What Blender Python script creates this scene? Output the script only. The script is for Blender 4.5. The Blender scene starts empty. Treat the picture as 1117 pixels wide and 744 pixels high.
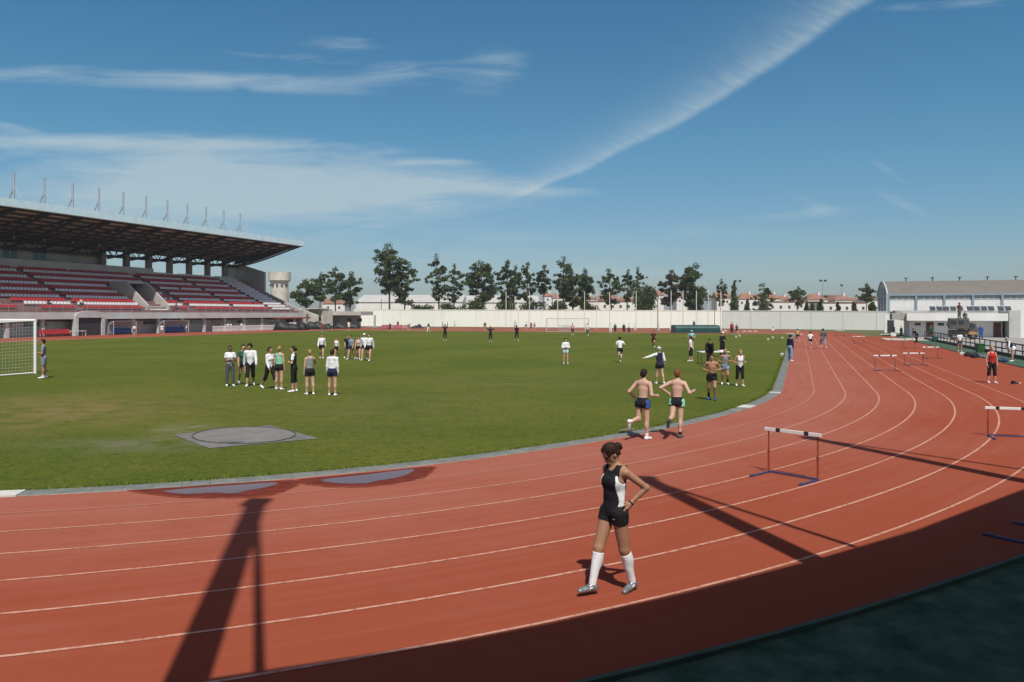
import bpy, math, random
import numpy as np
from mathutils import Vector, Matrix

random.seed(7)
rng = np.random.default_rng(7)
R = math.radians
F, H, YH, CX = 848.0, 3.2, 342.0, 558.5          # focal length (photo px), eye height, horizon row, middle column

scene = bpy.context.scene
col = scene.collection
world = bpy.data.worlds.new("World")
scene.world = world
world.use_nodes = True


# ------------------------------------------------------------------ placing
def gp(x, y, h=0.0):
    """ground (or height h) point seen at photo pixel x, y"""
    Y = F * (H - h) / (y - YH)
    return Vector(((x - CX) / F * Y, Y, h))


def wp(x, y, Y):
    """point seen at photo pixel x, y at depth Y"""
    return Vector(((x - CX) / F * Y, Y, H + (YH - y) / F * Y))


PHI = 0.3547
UX, UY = math.sin(PHI), math.cos(PHI)            # along the track straights
NX, NY = math.cos(PHI), -math.sin(PHI)           # across them, to the right


def AB(a, b, h=0.0):
    return Vector((a * UX + b * NX, a * UY + b * NY, h))


# ------------------------------------------------------------------ materials
_mats = {}


def mat(name, color, rough=0.7, var=0.12, scale=3.0, bump=0.0, bscale=40.0, metal=0.0, spec=0.35, col2=None,
        stretch=None, alpha=1.0):
    if name in _mats:
        return _mats[name]
    m = bpy.data.materials.new(name)
    m.use_nodes = True
    nt = m.node_tree
    b = nt.nodes['Principled BSDF']
    b.inputs['Roughness'].default_value = rough
    b.inputs['Metallic'].default_value = metal
    b.inputs['Specular IOR Level'].default_value = spec
    tc = nt.nodes.new('ShaderNodeTexCoord')
    vec = tc.outputs['Object']
    if stretch:
        mp = nt.nodes.new('ShaderNodeMapping')
        mp.inputs['Scale'].default_value = stretch
        nt.links.new(vec, mp.inputs['Vector'])
        vec = mp.outputs['Vector']
    if var > 0 or col2:
        n = nt.nodes.new('ShaderNodeTexNoise')
        n.inputs['Scale'].default_value = scale
        n.inputs['Detail'].default_value = 5
        n.inputs['Roughness'].default_value = 0.62
        nt.links.new(vec, n.inputs['Vector'])
        r = nt.nodes.new('ShaderNodeValToRGB')
        c = Vector(color)
        lo = tuple(max(0, v * (1 - var * 1.6)) for v in color)
        hi = tuple(min(1, v * (1 + var * 1.6)) for v in color)
        if col2:
            hi = col2
            lo = color
        r.color_ramp.elements[0].position = 0.3
        r.color_ramp.elements[1].position = 0.7
        r.color_ramp.elements[0].color = (*lo, 1)
        r.color_ramp.elements[1].color = (*hi, 1)
        nt.links.new(n.outputs['Fac'], r.inputs['Fac'])
        nt.links.new(r.outputs['Color'], b.inputs['Base Color'])
    else:
        b.inputs['Base Color'].default_value = (*color, 1)
    if bump > 0:
        n2 = nt.nodes.new('ShaderNodeTexNoise')
        n2.inputs['Scale'].default_value = bscale
        n2.inputs['Detail'].default_value = 4
        nt.links.new(vec, n2.inputs['Vector'])
        bp = nt.nodes.new('ShaderNodeBump')
        bp.inputs['Strength'].default_value = bump
        bp.inputs['Distance'].default_value = 0.02
        nt.links.new(n2.outputs['Fac'], bp.inputs['Height'])
        nt.links.new(bp.outputs['Normal'], b.inputs['Normal'])
    if alpha < 1:
        b.inputs['Alpha'].default_value = alpha
    _mats[name] = m
    return m


def nodes_of(m):
    nt = m.node_tree
    return nt, nt.nodes['Principled BSDF']


class NB:
    """tiny node helper"""
    def __init__(self, nt):
        self.nt = nt

    def n(self, t, **kw):
        nd = self.nt.nodes.new(t)
        for k, v in kw.items():
            setattr(nd, k, v)
        return nd

    def put(self, sock, v):
        if hasattr(v, 'is_output') or isinstance(v, bpy.types.NodeSocket):
            self.nt.links.new(v, sock)
        else:
            sock.default_value = v

    def m(self, op, a, b=0.0, c=None, clamp=False):
        nd = self.n('ShaderNodeMath', operation=op)
        nd.use_clamp = clamp
        self.put(nd.inputs[0], a)
        self.put(nd.inputs[1], b)
        if c is not None:
            self.put(nd.inputs[2], c)
        return nd.outputs[0]

    def noise(self, vec, scale, detail=4, rough=0.55, dist=0.0, dims='3D'):
        nd = self.n('ShaderNodeTexNoise', noise_dimensions=dims)
        self.put(nd.inputs['Vector'], vec)
        nd.inputs['Scale'].default_value = scale
        nd.inputs['Detail'].default_value = detail
        nd.inputs['Roughness'].default_value = rough
        nd.inputs['Distortion'].default_value = dist
        return nd.outputs['Fac']

    def comb(self, x, y, z=0.0):
        nd = self.n('ShaderNodeCombineXYZ')
        self.put(nd.inputs[0], x); self.put(nd.inputs[1], y); self.put(nd.inputs[2], z)
        return nd.outputs[0]

    def mix(self, fac, a, b, mode='MIX'):
        nd = self.n('ShaderNodeMix', data_type='RGBA', blend_type=mode)
        self.put(nd.inputs[0], fac)
        self.put(nd.inputs[6], a if not isinstance(a, tuple) else (*a, 1))
        self.put(nd.inputs[7], b if not isinstance(b, tuple) else (*b, 1))
        return nd.outputs[2]

    def ramp(self, fac, p0, p1):
        nd = self.n('ShaderNodeMapRange', interpolation_type='SMOOTHSTEP')
        self.put(nd.inputs[0], fac)
        nd.inputs[1].default_value = p0
        nd.inputs[2].default_value = p1
        return nd.outputs[0]


# ------------------------------------------------------------------ mesh collector
class MB:
    def __init__(self):
        self.v = []; self.f = []; self.mi = []; self.smooth = []

    def add(self, verts, faces, mi=0, smooth=False):
        o = len(self.v)
        self.v += [tuple(p) for p in verts]
        for f in faces:
            self.f.append(tuple(i + o for i in f)); self.mi.append(mi); self.smooth.append(smooth)

    def box(self, c, s, rz=0.0, mi=0, M=None):
        hx, hy, hz = s[0] / 2, s[1] / 2, s[2] / 2
        pts = [(x, y, z) for z in (-hz, hz) for x, y in ((-hx, -hy), (hx, -hy), (hx, hy), (-hx, hy))]
        ca, sa = math.cos(rz), math.sin(rz)
        vv = [(c[0] + x * ca - y * sa, c[1] + x * sa + y * ca, c[2] + z) for x, y, z in pts]
        if M is not None:
            vv = [tuple(M @ Vector(p)) for p in vv]
        self.add(vv, [(3, 2, 1, 0), (4, 5, 6, 7), (0, 1, 5, 4), (1, 2, 6, 5), (2, 3, 7, 6), (3, 0, 4, 7)], mi)

    def hexa(self, lo, hi, mi=0):
        """two quads of 4 points: bottom, top"""
        self.add(list(lo) + list(hi), [(3, 2, 1, 0), (4, 5, 6, 7), (0, 1, 5, 4), (1, 2, 6, 5), (2, 3, 7, 6), (3, 0, 4, 7)], mi)

    def tube(self, p, q, r0, r1=None, n=8, mi=0, cap=True, smooth=True):
        p, q = Vector(p), Vector(q)
        r1 = r0 if r1 is None else r1
        d = (q - p)
        if d.length < 1e-6:
            return
        d.normalize()
        t = Vector((0, 0, 1)) if abs(d.z) < 0.9 else Vector((1, 0, 0))
        x = d.cross(t).normalized(); y = d.cross(x)
        vv = []
        for c, r in ((p, r0), (q, r1)):
            for i in range(n):
                a = 2 * math.pi * i / n
                vv.append(c + x * math.cos(a) * r + y * math.sin(a) * r)
        ff = [(i, i + n, (i + 1) % n + n, (i + 1) % n) for i in range(n)]
        self.add(vv, ff, mi, smooth)
        if cap:
            self.add(vv[:n], [tuple(range(n))], mi)
            self.add(vv[n:], [tuple(reversed(range(n)))], mi)

    def beam(self, p, q, w, h, mi=0, up=(0, 0, 1)):
        """rectangular bar from p to q, w wide, h high"""
        p, q = Vector(p), Vector(q)
        d = (q - p).normalized()
        x = d.cross(Vector(up))
        if x.length < 1e-4:
            x = Vector((1, 0, 0))
        x.normalize(); z = x.cross(d)
        a = [p - x * w / 2 - z * h / 2, p + x * w / 2 - z * h / 2, p + x * w / 2 + z * h / 2, p - x * w / 2 + z * h / 2]
        b = [v + (q - p) for v in a]
        self.hexa(a, b, mi)

    def prism(self, pts, off, mi=0):
        """closed outline pts swept along off"""
        n = len(pts); pts = [Vector(p) for p in pts]; off = Vector(off)
        vv = pts + [p + off for p in pts]
        self.add(vv, [tuple(reversed(range(n))), tuple(range(n, 2 * n))] + [(i, (i + 1) % n, (i + 1) % n + n, i + n) for i in range(n)], mi)

    def quad(self, *p, mi=0):
        self.add(p, [tuple(range(len(p)))], mi)

    def build(self, name, mats, parent=None, loc=None, bevel=0.0, origin=None):
        me = bpy.data.meshes.new(name)
        vv = self.v
        if origin is not None:
            o = Vector(origin); vv = [tuple(Vector(p) - o) for p in vv]
        me.from_pydata(vv, [], self.f)
        ml = mats if isinstance(mats, (list, tuple)) else [mats]
        for m in ml:
            me.materials.append(m)
        me.polygons.foreach_set('material_index', self.mi)
        me.polygons.foreach_set('use_smooth', self.smooth)
        me.update()
        ob = bpy.data.objects.new(name, me)
        col.objects.link(ob)
        if parent:
            ob.parent = parent
        if origin is not None:
            ob.location = origin
        if loc is not None:
            ob.location = loc
        if bevel > 0:
            md = ob.modifiers.new('bevel', 'BEVEL'); md.width = bevel; md.segments = 2; md.limit_method = 'ANGLE'
        return ob


def tag(o, label, cat, group=None):
    o['label'] = label; o['category'] = cat
    if group:
        o['group'] = group
    return o


def struct(o):
    o['kind'] = 'structure'
    return o


def empty(name, loc=(0, 0, 0), rz=0.0, label=None, cat=None, group=None):
    o = bpy.data.objects.new(name, None)
    o.empty_display_size = 0.3
    col.objects.link(o)
    o.location = loc
    o.rotation_euler = (0, 0, rz)
    if label:
        tag(o, label, cat, group)
    return o


def copy_tree(o, parent=None):
    c = o.copy()
    col.objects.link(c)
    c.parent = parent
    for ch in list(o.children):
        copy_tree(ch, c)
    return c


# ------------------------------------------------------------------ camera, sun, sky
cam = bpy.data.cameras.new('camera')
camo = bpy.data.objects.new('camera', cam)
col.objects.link(camo)
camo.location = (0, 0, H)
camo.rotation_euler = (R(90), 0, 0)
cam.sensor_width = 36
cam.lens = F / 1117 * 36
cam.shift_y = -30 / 1117
cam.clip_start = 0.05
cam.clip_end = 6000
scene.camera = camo

SH = Vector((-0.119, 0.66, -1))                   # where sunlight goes, per metre of fall
sl = bpy.data.lights.new('sun', 'SUN')
sl.energy = 4.0
sl.angle = R(0.53)
sl.color = (1.0, 0.955, 0.88)
so = bpy.data.objects.new('sun', sl)
col.objects.link(so)
so.rotation_euler = SH.to_track_quat('-Z', 'Y').to_euler()
so.location = (5, -40, 60)
ELEV = math.atan2(1, math.hypot(SH.x, SH.y))
AZ = math.atan2(-SH.x, -SH.y)                     # direction to the sun, clockwise from +Y

nt = world.node_tree
B = NB(nt)
bg = nt.nodes['Background']
sky = B.n('ShaderNodeTexSky', sky_type='NISHITA')
sky.sun_disc = False
sky.sun_elevation = ELEV
sky.sun_rotation = AZ
sky.altitude = 0
sky.air_density = 1.0
sky.dust_density = 0.55
sky.ozone_density = 2.4
tc = B.n('ShaderNodeTexCoord')
sp = B.n('ShaderNodeSeparateXYZ')
nt.links.new(tc.outputs['Generated'], sp.inputs[0])
dy = B.m('MAXIMUM', sp.outputs[1], 0.08)
TX = B.m('DIVIDE', sp.outputs[0], dy)             # world direction as tangents to the north
TE = B.m('DIVIDE', sp.outputs[2], dy)
P2 = B.comb(TX, TE)


def cpx(x):
    return (x - CX) / F


def cpy(y):
    return (YH - y) / F


def blob(x, y, rx, ry, ang=0.0, amp=1.0):
    """soft patch of cirrus round a direction"""
    ca, sa = math.cos(ang), math.sin(ang)
    u = B.m('SUBTRACT', TX, cpx(x)); v = B.m('SUBTRACT', TE, cpy(y))
    p = B.m('ADD', B.m('MULTIPLY', u, ca * F / rx), B.m('MULTIPLY', v, sa * F / rx))
    q = B.m('ADD', B.m('MULTIPLY', u, -sa * F / ry), B.m('MULTIPLY', v, ca * F / ry))
    r2 = B.m('ADD', B.m('MULTIPLY', p, p), B.m('MULTIPLY', q, q))
    return B.m('MULTIPLY', B.m('EXPONENT', B.m('MULTIPLY', r2, -1.0)), amp)


mp = B.n('ShaderNodeMapping')
mp.inputs['Scale'].default_value = (2.2, 13, 1)
mp.inputs['Rotation'].default_value = (0, 0, R(4))
nt.links.new(P2, mp.inputs[0])
nz1 = B.noise(mp.outputs[0], 1.6, 7, 0.6, 0.6)
mp2 = B.n('ShaderNodeMapping')
mp2.inputs['Scale'].default_value = (6, 46, 1)
mp2.inputs['Rotation'].default_value = (0, 0, R(-7))
nt.links.new(P2, mp2.inputs[0])
nz2 = B.noise(mp2.outputs[0], 1.3, 6, 0.62, 0.8)
patches = [(255, 188, 195, 30, -.05, .95), (90, 224, 230, 28, 0, .75), (335, 217, 175, 24, .0, .68), (505, 202, 75, 12, -.06, .75),
           (90, 155, 230, 8, -.02, .75), (10, 139, 30, 5, -.15, .5), (260, 275, 420, 26, 0, .26),
           (270, 90, 140, 10, -.05, .42), (375, 48, 60, 8, -.06, .38), (430, 78, 75, 15, .05, .30), (540, 78, 42, 30, .5, .24),
           (25, 80, 65, 7, .05, .42), (320, 63, 80, 6, -.1, .28), (170, 90, 120, 9, 0, .25), (610, 209, 45, 4, 0, .28),
           (850, 237, 100, 6, .1, .26), (885, 222, 28, 9, -.4, .25), (968, 186, 28, 5, -.6, .22), (985, 222, 45, 6, -.45, .2),
           (1040, 5, 80, 6, .05, .30), (700, 255, 160, 6, .02, .14), (560, 300, 700, 14, 0, .22), (900, 262, 260, 9, 0, .12),
           (448, 177, 40, 3, 0, .3), (490, 178, 22, 3, 0, .3)]
tot = None
for p in patches:
    b_ = blob(*p)
    tot = b_ if tot is None else B.m('ADD', tot, b_)
gate = B.ramp(tot, 0.02, 0.30)
val = B.m('ADD', B.m('MULTIPLY', tot, 1.08), B.m('MULTIPLY', gate, B.m('ADD', B.m('MULTIPLY', B.m('SUBTRACT', nz1, 0.5), 1.15), B.m('MULTIPLY', B.m('SUBTRACT', nz2, 0.5), 1.35))))
cirrus = B.m('MULTIPLY', B.m('MULTIPLY', B.m('SUBTRACT', val, 0.10), 1.05, clamp=True), 0.86)
# the contrail: sharp on its lower right side, feathered on the other
x0, y0, x1, y1 = cpx(566), cpy(214), cpx(942), cpy(0)
L_ = math.hypot(x1 - x0, y1 - y0)
ux, uy = (x1 - x0) / L_, (y1 - y0) / L_
uu = B.m('SUBTRACT', TX, x0); vv = B.m('SUBTRACT', TE, y0)
al = B.m('ADD', B.m('MULTIPLY', uu, ux), B.m('MULTIPLY', vv, uy))           # along it
pe = B.m('ADD', B.m('MULTIPLY', uu, -uy), B.m('MULTIPLY', vv, ux))          # to its upper left
sag = B.m('MULTIPLY', B.m('SINE', B.m('MULTIPLY', al, math.pi / L_)), 0.018)   # it bows a little
pe = B.m('ADD', pe, sag)
wob = B.m('MULTIPLY', B.m('SUBTRACT', B.noise(B.comb(B.m('MULTIPLY', al, 16.0), 3.1), 1.0, 4), 0.5), 0.012)
pe = B.m('ADD', pe, wob)
wid = B.m('ADD', 0.012, B.m('MULTIPLY', B.m('MAXIMUM', al, 0.0), 0.037))
q = B.m('DIVIDE', pe, wid)
rise = B.ramp(q, -0.35, 0.25)
fall = B.m('EXPONENT', B.m('MULTIPLY', B.m('MAXIMUM', q, 0.0), -1.0))
fib = B.noise(B.comb(B.m('ADD', B.m('MULTIPLY', al, 62.0), B.m('MULTIPLY', pe, 45.0)), B.m('MULTIPLY', pe, 14.0)), 1.0, 6, 0.65, 1.1)
fib = B.m('ADD', 0.40, B.m('MULTIPLY', B.m('POWER', fib, 1.5), 1.7))
ends = B.m('MULTIPLY', B.ramp(al, -0.03, 0.02), B.ramp(al, 1.6, 0.7))
trail = B.m('MULTIPLY', B.m('MULTIPLY', B.m('MULTIPLY', rise, fall), fib), B.m('MULTIPLY', ends, 0.60))
dens = B.m('ADD', cirrus, trail, clamp=True)
dens = B.m('MULTIPLY', dens, 0.86)
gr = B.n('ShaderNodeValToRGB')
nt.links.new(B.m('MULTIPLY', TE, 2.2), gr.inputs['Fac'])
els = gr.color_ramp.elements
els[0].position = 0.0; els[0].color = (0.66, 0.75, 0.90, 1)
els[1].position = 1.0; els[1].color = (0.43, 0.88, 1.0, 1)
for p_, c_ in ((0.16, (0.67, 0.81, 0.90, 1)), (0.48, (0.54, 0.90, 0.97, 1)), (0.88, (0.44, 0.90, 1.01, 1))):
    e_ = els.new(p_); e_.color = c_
hi_ = B.mix(B.ramp(TE, 0.5, 1.3), gr.outputs[0], (1.45, 1.12, 1.06))   # warm brighter grade added to unseen sky overhead and behind, reddens the shade fill
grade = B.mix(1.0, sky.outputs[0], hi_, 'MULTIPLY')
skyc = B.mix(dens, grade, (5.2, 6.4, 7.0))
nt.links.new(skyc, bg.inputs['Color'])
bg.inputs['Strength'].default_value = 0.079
scene.view_settings.view_transform = 'Standard'
scene.view_settings.look = 'None'
scene.view_settings.gamma = 1
scene.view_settings.exposure = 0.2

# ------------------------------------------------------------------ the oval
def half():
    a0, b0, R1, R2, R3, t1, t2 = 34.74, -0.628, 17.82, 35.48, 21.29, 0.0396, 0.542
    pts = [(a, b0) for a in np.linspace(82, a0 + 1.0, 44)]
    a, b, th = a0, b0, 0.0
    pts.append((a, b))
    for r, t, n in ((R1, t1, 2), (R2, t2, 26), (R3, math.pi / 2 - t1 - t2, 30)):
        d = t / n
        for i in range(n):
            tm = th + d / 2
            a -= math.cos(tm) * r * d; b -= math.sin(tm) * r * d; th += d
            pts.append((a, b))
    bl = pts[-1][1]
    for bb in np.linspace(bl - 1, -42, 16):
        pts.append((a, bb))
    return pts


hp = half()
near = hp + [(a, -84 - b) for a, b in reversed(hp[:-1])]
far = [(164 - a, b) for a, b in reversed(near)]
loop = np.array(near[:-1] + far[:-1])
NL = len(loop)
tg = np.roll(loop, -1, 0) - np.roll(loop, 1, 0)
tg /= np.hypot(tg[:, 0], tg[:, 1])[:, None]
nrm = np.c_[-tg[:, 1], tg[:, 0]]
cen = loop.mean(0)
if ((loop - cen) * nrm).sum() < 0:
    nrm = -nrm
seg = np.hypot(*(np.roll(loop, -1, 0) - loop).T)
arc = np.r_[0, np.cumsum(seg)]


def off(i, d):
    return loop[i % NL] + nrm[i % NL] * d


def strip(name, dd, z, m, idx=None, closed=True, parent=None, lip=0.0):
    """sheet between offsets dd (list) along the kerb line, UV = metres along, metres out"""
    idx = list(range(NL)) if idx is None else idx
    rows = len(dd)
    vv, uv = [], []
    n = len(idx) + (1 if closed else 0)
    for k in range(n):
        i = idx[k % len(idx)]
        s = arc[i] if k < len(idx) else arc[-1]
        for d in dd:
            d = d(i) if callable(d) else d
            a, b = off(i, d)
            vv.append(AB(a, b, z)); uv.append((s, d))
    ff = []
    for k in range(n - 1):
        for j in range(rows - 1):
            ff.append((k * rows + j, k * rows + j + 1, (k + 1) * rows + j + 1, (k + 1) * rows + j))
    me = bpy.data.meshes.new(name)
    me.from_pydata([tuple(p) for p in vv], [], ff)
    ul = me.uv_layers.new(name='uv')
    for lp in me.loops:
        ul.data[lp.index].uv = uv[lp.vertex_index]
    me.materials.append(m)
    me.update()
    # faces up
    if len(me.polygons) and me.polygons[0].normal.z < 0:
        me.flip_normals()
    ob = bpy.data.objects.new(name, me)
    col.objects.link(ob)
    if parent:
        ob.parent = parent
    return ob


def sheet(name, pts, m, z=None):
    me = bpy.data.meshes.new(name)
    vv = [tuple(Vector((p[0], p[1], p[2] if z is None else z))) for p in pts]
    me.from_pydata(vv, [], [tuple(range(len(vv)))])
    if me.polygons[0].normal.z < 0:
        me.flip_normals()
    me.materials.append(m)
    ob = bpy.data.objects.new(name, me)
    col.objects.link(ob)
    return struct(ob)


def spline(pts, n=8):
    """closed Catmull-Rom"""
    out = []
    k = len(pts)
    for i in range(k):
        p0, p1, p2, p3 = [Vector(pts[(i + j) % k]) for j in (-1, 0, 1, 2)]
        for t in np.linspace(0, 1, n, endpoint=False):
            out.append(0.5 * ((2 * p1) + (p2 - p0) * t + (2 * p0 - 5 * p1 + 4 * p2 - p3) * t * t + (3 * p1 - p0 - 3 * p2 + p3) * t ** 3))
    return out


LW = 1.1794
EDGE = 8 * LW + 0.12

# grass
m_grass = mat('grass', (0.085, 0.13, 0.016), 0.95, 0, spec=0.1)
nt, bs = nodes_of(m_grass)
B = NB(nt)
tcg = B.n('ShaderNodeTexCoord').outputs['Object']
big = B.noise(tcg, 0.11, 5, 0.6, 0.4)
mid = B.noise(tcg, 0.9, 5, 0.65)
mpg = B.n('ShaderNodeMapping'); mpg.inputs['Rotation'].default_value = (0, 0, PHI); mpg.inputs['Scale'].default_value = (0.5, 3.2, 1)
nt.links.new(tcg, mpg.inputs[0])
stk = B.noise(mpg.outputs[0], 0.8, 4, 0.6)
fine = B.noise(tcg, 26, 3, 0.7)
clod = B.noise(tcg, 4.5, 6, 0.72)
clod2 = B.noise(tcg, 11, 4, 0.7)
c = B.mix(B.ramp(big, 0.36, 0.66), (0.082, 0.116, 0.012), (0.138, 0.150, 0.020))
c = B.mix(B.m('MULTIPLY', B.ramp(mid, 0.5, 0.72), 0.55), c, (0.160, 0.144, 0.026))
c = B.mix(B.m('MULTIPLY', B.ramp(stk, 0.48, 0.66), 0.4), c, (0.074, 0.102, 0.011))
c = B.mix(B.m('MULTIPLY', B.ramp(fine, 0.42, 0.66), 0.5), c, (0.058, 0.080, 0.008))
c = B.mix(B.m('MULTIPLY', B.ramp(clod, 0.46, 0.62), 0.62), c, (0.046, 0.070, 0.010))
c = B.mix(B.m('MULTIPLY', B.ramp(clod2, 0.50, 0.68), 0.55), c, (0.200, 0.205, 0.042))
clod3 = B.noise(tcg, 2.1, 5, 0.7, 0.5)
c = B.mix(B.m('MULTIPLY', B.ramp(clod3, 0.50, 0.68), 0.35), c, (0.055, 0.080, 0.012))
pat = B.noise(tcg, 0.33, 6, 0.7, 0.8)
c = B.mix(B.m('MULTIPLY', B.ramp(pat, 0.63, 0.76), 0.55), c, (0.17, 0.15, 0.055))
sg_ = B.n('ShaderNodeSeparateXYZ'); nt.links.new(tcg, sg_.inputs[0])
def worn(x, y, rx_, ry_, colr, amt):
    global c
    p = gp(x, y)
    u = B.m('DIVIDE', B.m('SUBTRACT', sg_.outputs[0], p.x), rx_); v = B.m('DIVIDE', B.m('SUBTRACT', sg_.outputs[1], p.y), ry_)
    d = B.m('EXPONENT', B.m('MULTIPLY', B.m('ADD', B.m('MULTIPLY', u, u), B.m('MULTIPLY', v, v)), -1.0))
    c = B.mix(B.m('MULTIPLY', B.m('MULTIPLY', d, B.ramp(mid, 0.32, 0.62)), amt), c, colr)
worn(75, 450, 3.6, 4.5, (0.22, 0.165, 0.065), 0.75)
worn(20, 440, 3.0, 4.0, (0.20, 0.16, 0.06), 0.5)
worn(150, 485, 2.2, 0.9, (0.16, 0.165, 0.095), 0.8)
worn(200, 467, 0.7, 0.8, (0.22, 0.21, 0.13), 0.9)
worn(215, 478, 1.0, 0.6, (0.17, 0.17, 0.10), 0.7)
worn(415, 445, 5, 5, (0.16, 0.15, 0.05), 0.4)
worn(560, 415, 6, 6, (0.15, 0.145, 0.05), 0.4)
nt.links.new(c, bs.inputs['Base Color'])
bp = B.n('ShaderNodeBump'); bp.inputs['Strength'].default_value = 0.9; bp.inputs['Distance'].default_value = 0.05
nt.links.new(B.m('ADD', fine, B.m('MULTIPLY', mid, 0.7)), bp.inputs['Height'])
nt.links.new(bp.outputs[0], bs.inputs['Normal'])


def track_material(name, wear):
    m = mat(name, (0.3, 0.07, 0.04), 0.95, 0, spec=0.06)
    nt, bs = nodes_of(m)
    B = NB(nt)
    uvn = B.n('ShaderNodeTexCoord')
    uv = uvn.outputs['UV']; ob = uvn.outputs['Object']
    s = B.n('ShaderNodeSeparateXYZ'); nt.links.new(uv, s.inputs[0])
    inner = B.ramp(s.outputs[1], 8.0, 0.3) if wear else 0.4
    big = B.noise(ob, 0.16, 5, 0.6, 0.5)
    mid = B.noise(ob, 1.1, 6, 0.68, 0.3)
    mps = B.n('ShaderNodeMapping'); mps.inputs['Scale'].default_value = (0.22, 4.5, 1)
    nt.links.new(uv if wear else ob, mps.inputs[0])
    stk = B.noise(mps.outputs[0], 1.0, 5, 0.62)
    grain = B.noise(ob, 95, 2, 0.8)
    f = B.m('ADD', B.m('MULTIPLY', inner, 0.72), B.m('MULTIPLY', B.m('SUBTRACT', big, 0.5), 1.2), clamp=True)
    f = B.m('ADD', f, B.m('MULTIPLY', B.m('SUBTRACT', stk, 0.5), 0.9), clamp=True)
    c = B.mix(f, (0.282, 0.067, 0.034), (0.335, 0.128, 0.092))
    c = B.mix(B.m('MULTIPLY', B.ramp(mid, 0.52, 0.74), 0.33), c, (0.225, 0.053, 0.026))
    c = B.mix(B.m('MULTIPLY', B.ramp(B.noise(ob, 3.1, 5, 0.7, 1.0), 0.66, 0.74), 0.30), c, (0.34, 0.125, 0.09))
    c = B.mix(B.m('MULTIPLY', B.ramp(grain, 0.35, 0.7), 0.30), c, (0.21, 0.048, 0.023))
    nt.links.new(c, bs.inputs['Base Color'])
    bp = B.n('ShaderNodeBump'); bp.inputs['Strength'].default_value = 0.35; bp.inputs['Distance'].default_value = 0.004
    nt.links.new(grain, bp.inputs['Height']); nt.links.new(bp.outputs[0], bs.inputs['Normal'])
    return m


m_track = track_material('track_rubber', True)
m_cinder = track_material('red_surface', False)
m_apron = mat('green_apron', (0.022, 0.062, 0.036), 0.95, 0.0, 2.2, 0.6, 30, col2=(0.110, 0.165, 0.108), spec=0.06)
m_ground = mat('dry_ground', (0.20, 0.17, 0.12), 0.95, 0.2, 0.05)
m_pave = mat('pale_paving', (0.30, 0.29, 0.26), 0.9, 0.10, 0.35, 0.2, 20)
m_verge = mat('verge_grass', (0.070, 0.095, 0.024), 0.95, 0.0, 0.25, col2=(0.135, 0.125, 0.055))
m_conc = mat('concrete', (0.27, 0.27, 0.25), 0.9, 0.13, 1.3, 0.25, 30)

g = MB()
g.quad((-1400, -300, -0.03), (1400, -300, -0.03), (1400, 1800, -0.03), (-1400, 1800, -0.03))
struct(g.build('ground', m_ground))
hz = MB()
hz.box((0, 750, 14), (2900, 2200, 30))
m_hz = bpy.data.materials.new('haze_air'); m_hz.use_nodes = True
m_hz.node_tree.nodes.remove(m_hz.node_tree.nodes['Principled BSDF'])
pv = m_hz.node_tree.nodes.new('ShaderNodeVolumePrincipled')
pv.inputs['Color'].default_value = (0.95, 0.96, 0.97, 1)
pv.inputs['Density'].default_value = 0.0003
pv.inputs['Anisotropy'].default_value = 0.3
m_hz.node_tree.links.new(pv.outputs[0], m_hz.node_tree.nodes['Material Output'].inputs['Volume'])
hzo = hz.build('haze', m_hz)
tag(hzo, 'thin pale summer haze in the air over the ground', 'haze'); hzo['kind'] = 'stuff'

# grass sheet: inside the kerb strip; red D at the far end
def inside(i):
    return AB(*off(i, -0.47), 0.0)
sheet('grass_field', [inside(i) for i in range(NL)], m_grass, 0.0)
dpts = [p for p in (off(i, -0.47) for i in range(NL)) if p[0] > 127]
dd = sheet('far_red_zone', [AB(a, b, 0.004) for a, b in dpts], mat('far_red_surface', (0.26, 0.105, 0.062), 0.95, 0.15, .12, spec=.05))
struct(strip('running_track', [-0.05] + [k * LW for k in range(1, 8)] + [EDGE], 0.004, m_track))

# kerb strip of grey concrete slabs
m_kerb = mat('kerb_concrete', (0.25, 0.26, 0.24), 0.9, 0, spec=0.2)
nt, bs = nodes_of(m_kerb)
B = NB(nt)
tcn = B.n('ShaderNodeTexCoord')
s = B.n('ShaderNodeSeparateXYZ'); nt.links.new(tcn.outputs['UV'], s.inputs[0])
slab = B.m('FLOOR', B.m('DIVIDE', s.outputs[0], 0.5))
wn = B.n('ShaderNodeTexWhiteNoise', noise_dimensions='1D'); nt.links.new(slab, wn.inputs['W'])
fr = B.m('FRACT', B.m('DIVIDE', s.outputs[0], 0.5))
joint = B.m('MAXIMUM', B.m('LESS_THAN', fr, 0.05), B.m('LESS_THAN', B.m('ABSOLUTE', B.m('ADD', s.outputs[1], 0.40)), 0.012))
n1 = B.noise(tcn.outputs['Object'], 2.5, 6, 0.65)
c = B.mix(B.ramp(n1, 0.3, 0.7), (0.12, 0.135, 0.125), (0.225, 0.235, 0.21))
c = B.mix(B.m('MULTIPLY', wn.outputs[0], 0.45), c, (0.15, 0.165, 0.155))
c = B.mix(B.m('MULTIPLY', joint, 0.6), c, (0.09, 0.10, 0.08))
c = B.mix(B.m('MULTIPLY', B.ramp(B.noise(tcn.outputs['Object'], 0.8, 5, 0.7), 0.55, 0.75), 0.5), c, (0.10, 0.12, 0.08))
nt.links.new(c, bs.inputs['Base Color'])
struct(strip('kerb_strip', [-0.48, -0.05], 0.022, m_kerb))
m_kedge = mat('kerb_edge', (0.30, 0.30, 0.27), 0.8, 0.2, 2)
kl = MB()
for i in range(NL):
    p, q = off(i, -0.05), off(i + 1, -0.05)
    P, Q = AB(*p), AB(*q)
    kl.quad(P + Vector((0, 0, 0.022)), Q + Vector((0, 0, 0.022)), Q, P)
struct(kl.build('kerb_edge', m_kedge))

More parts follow.
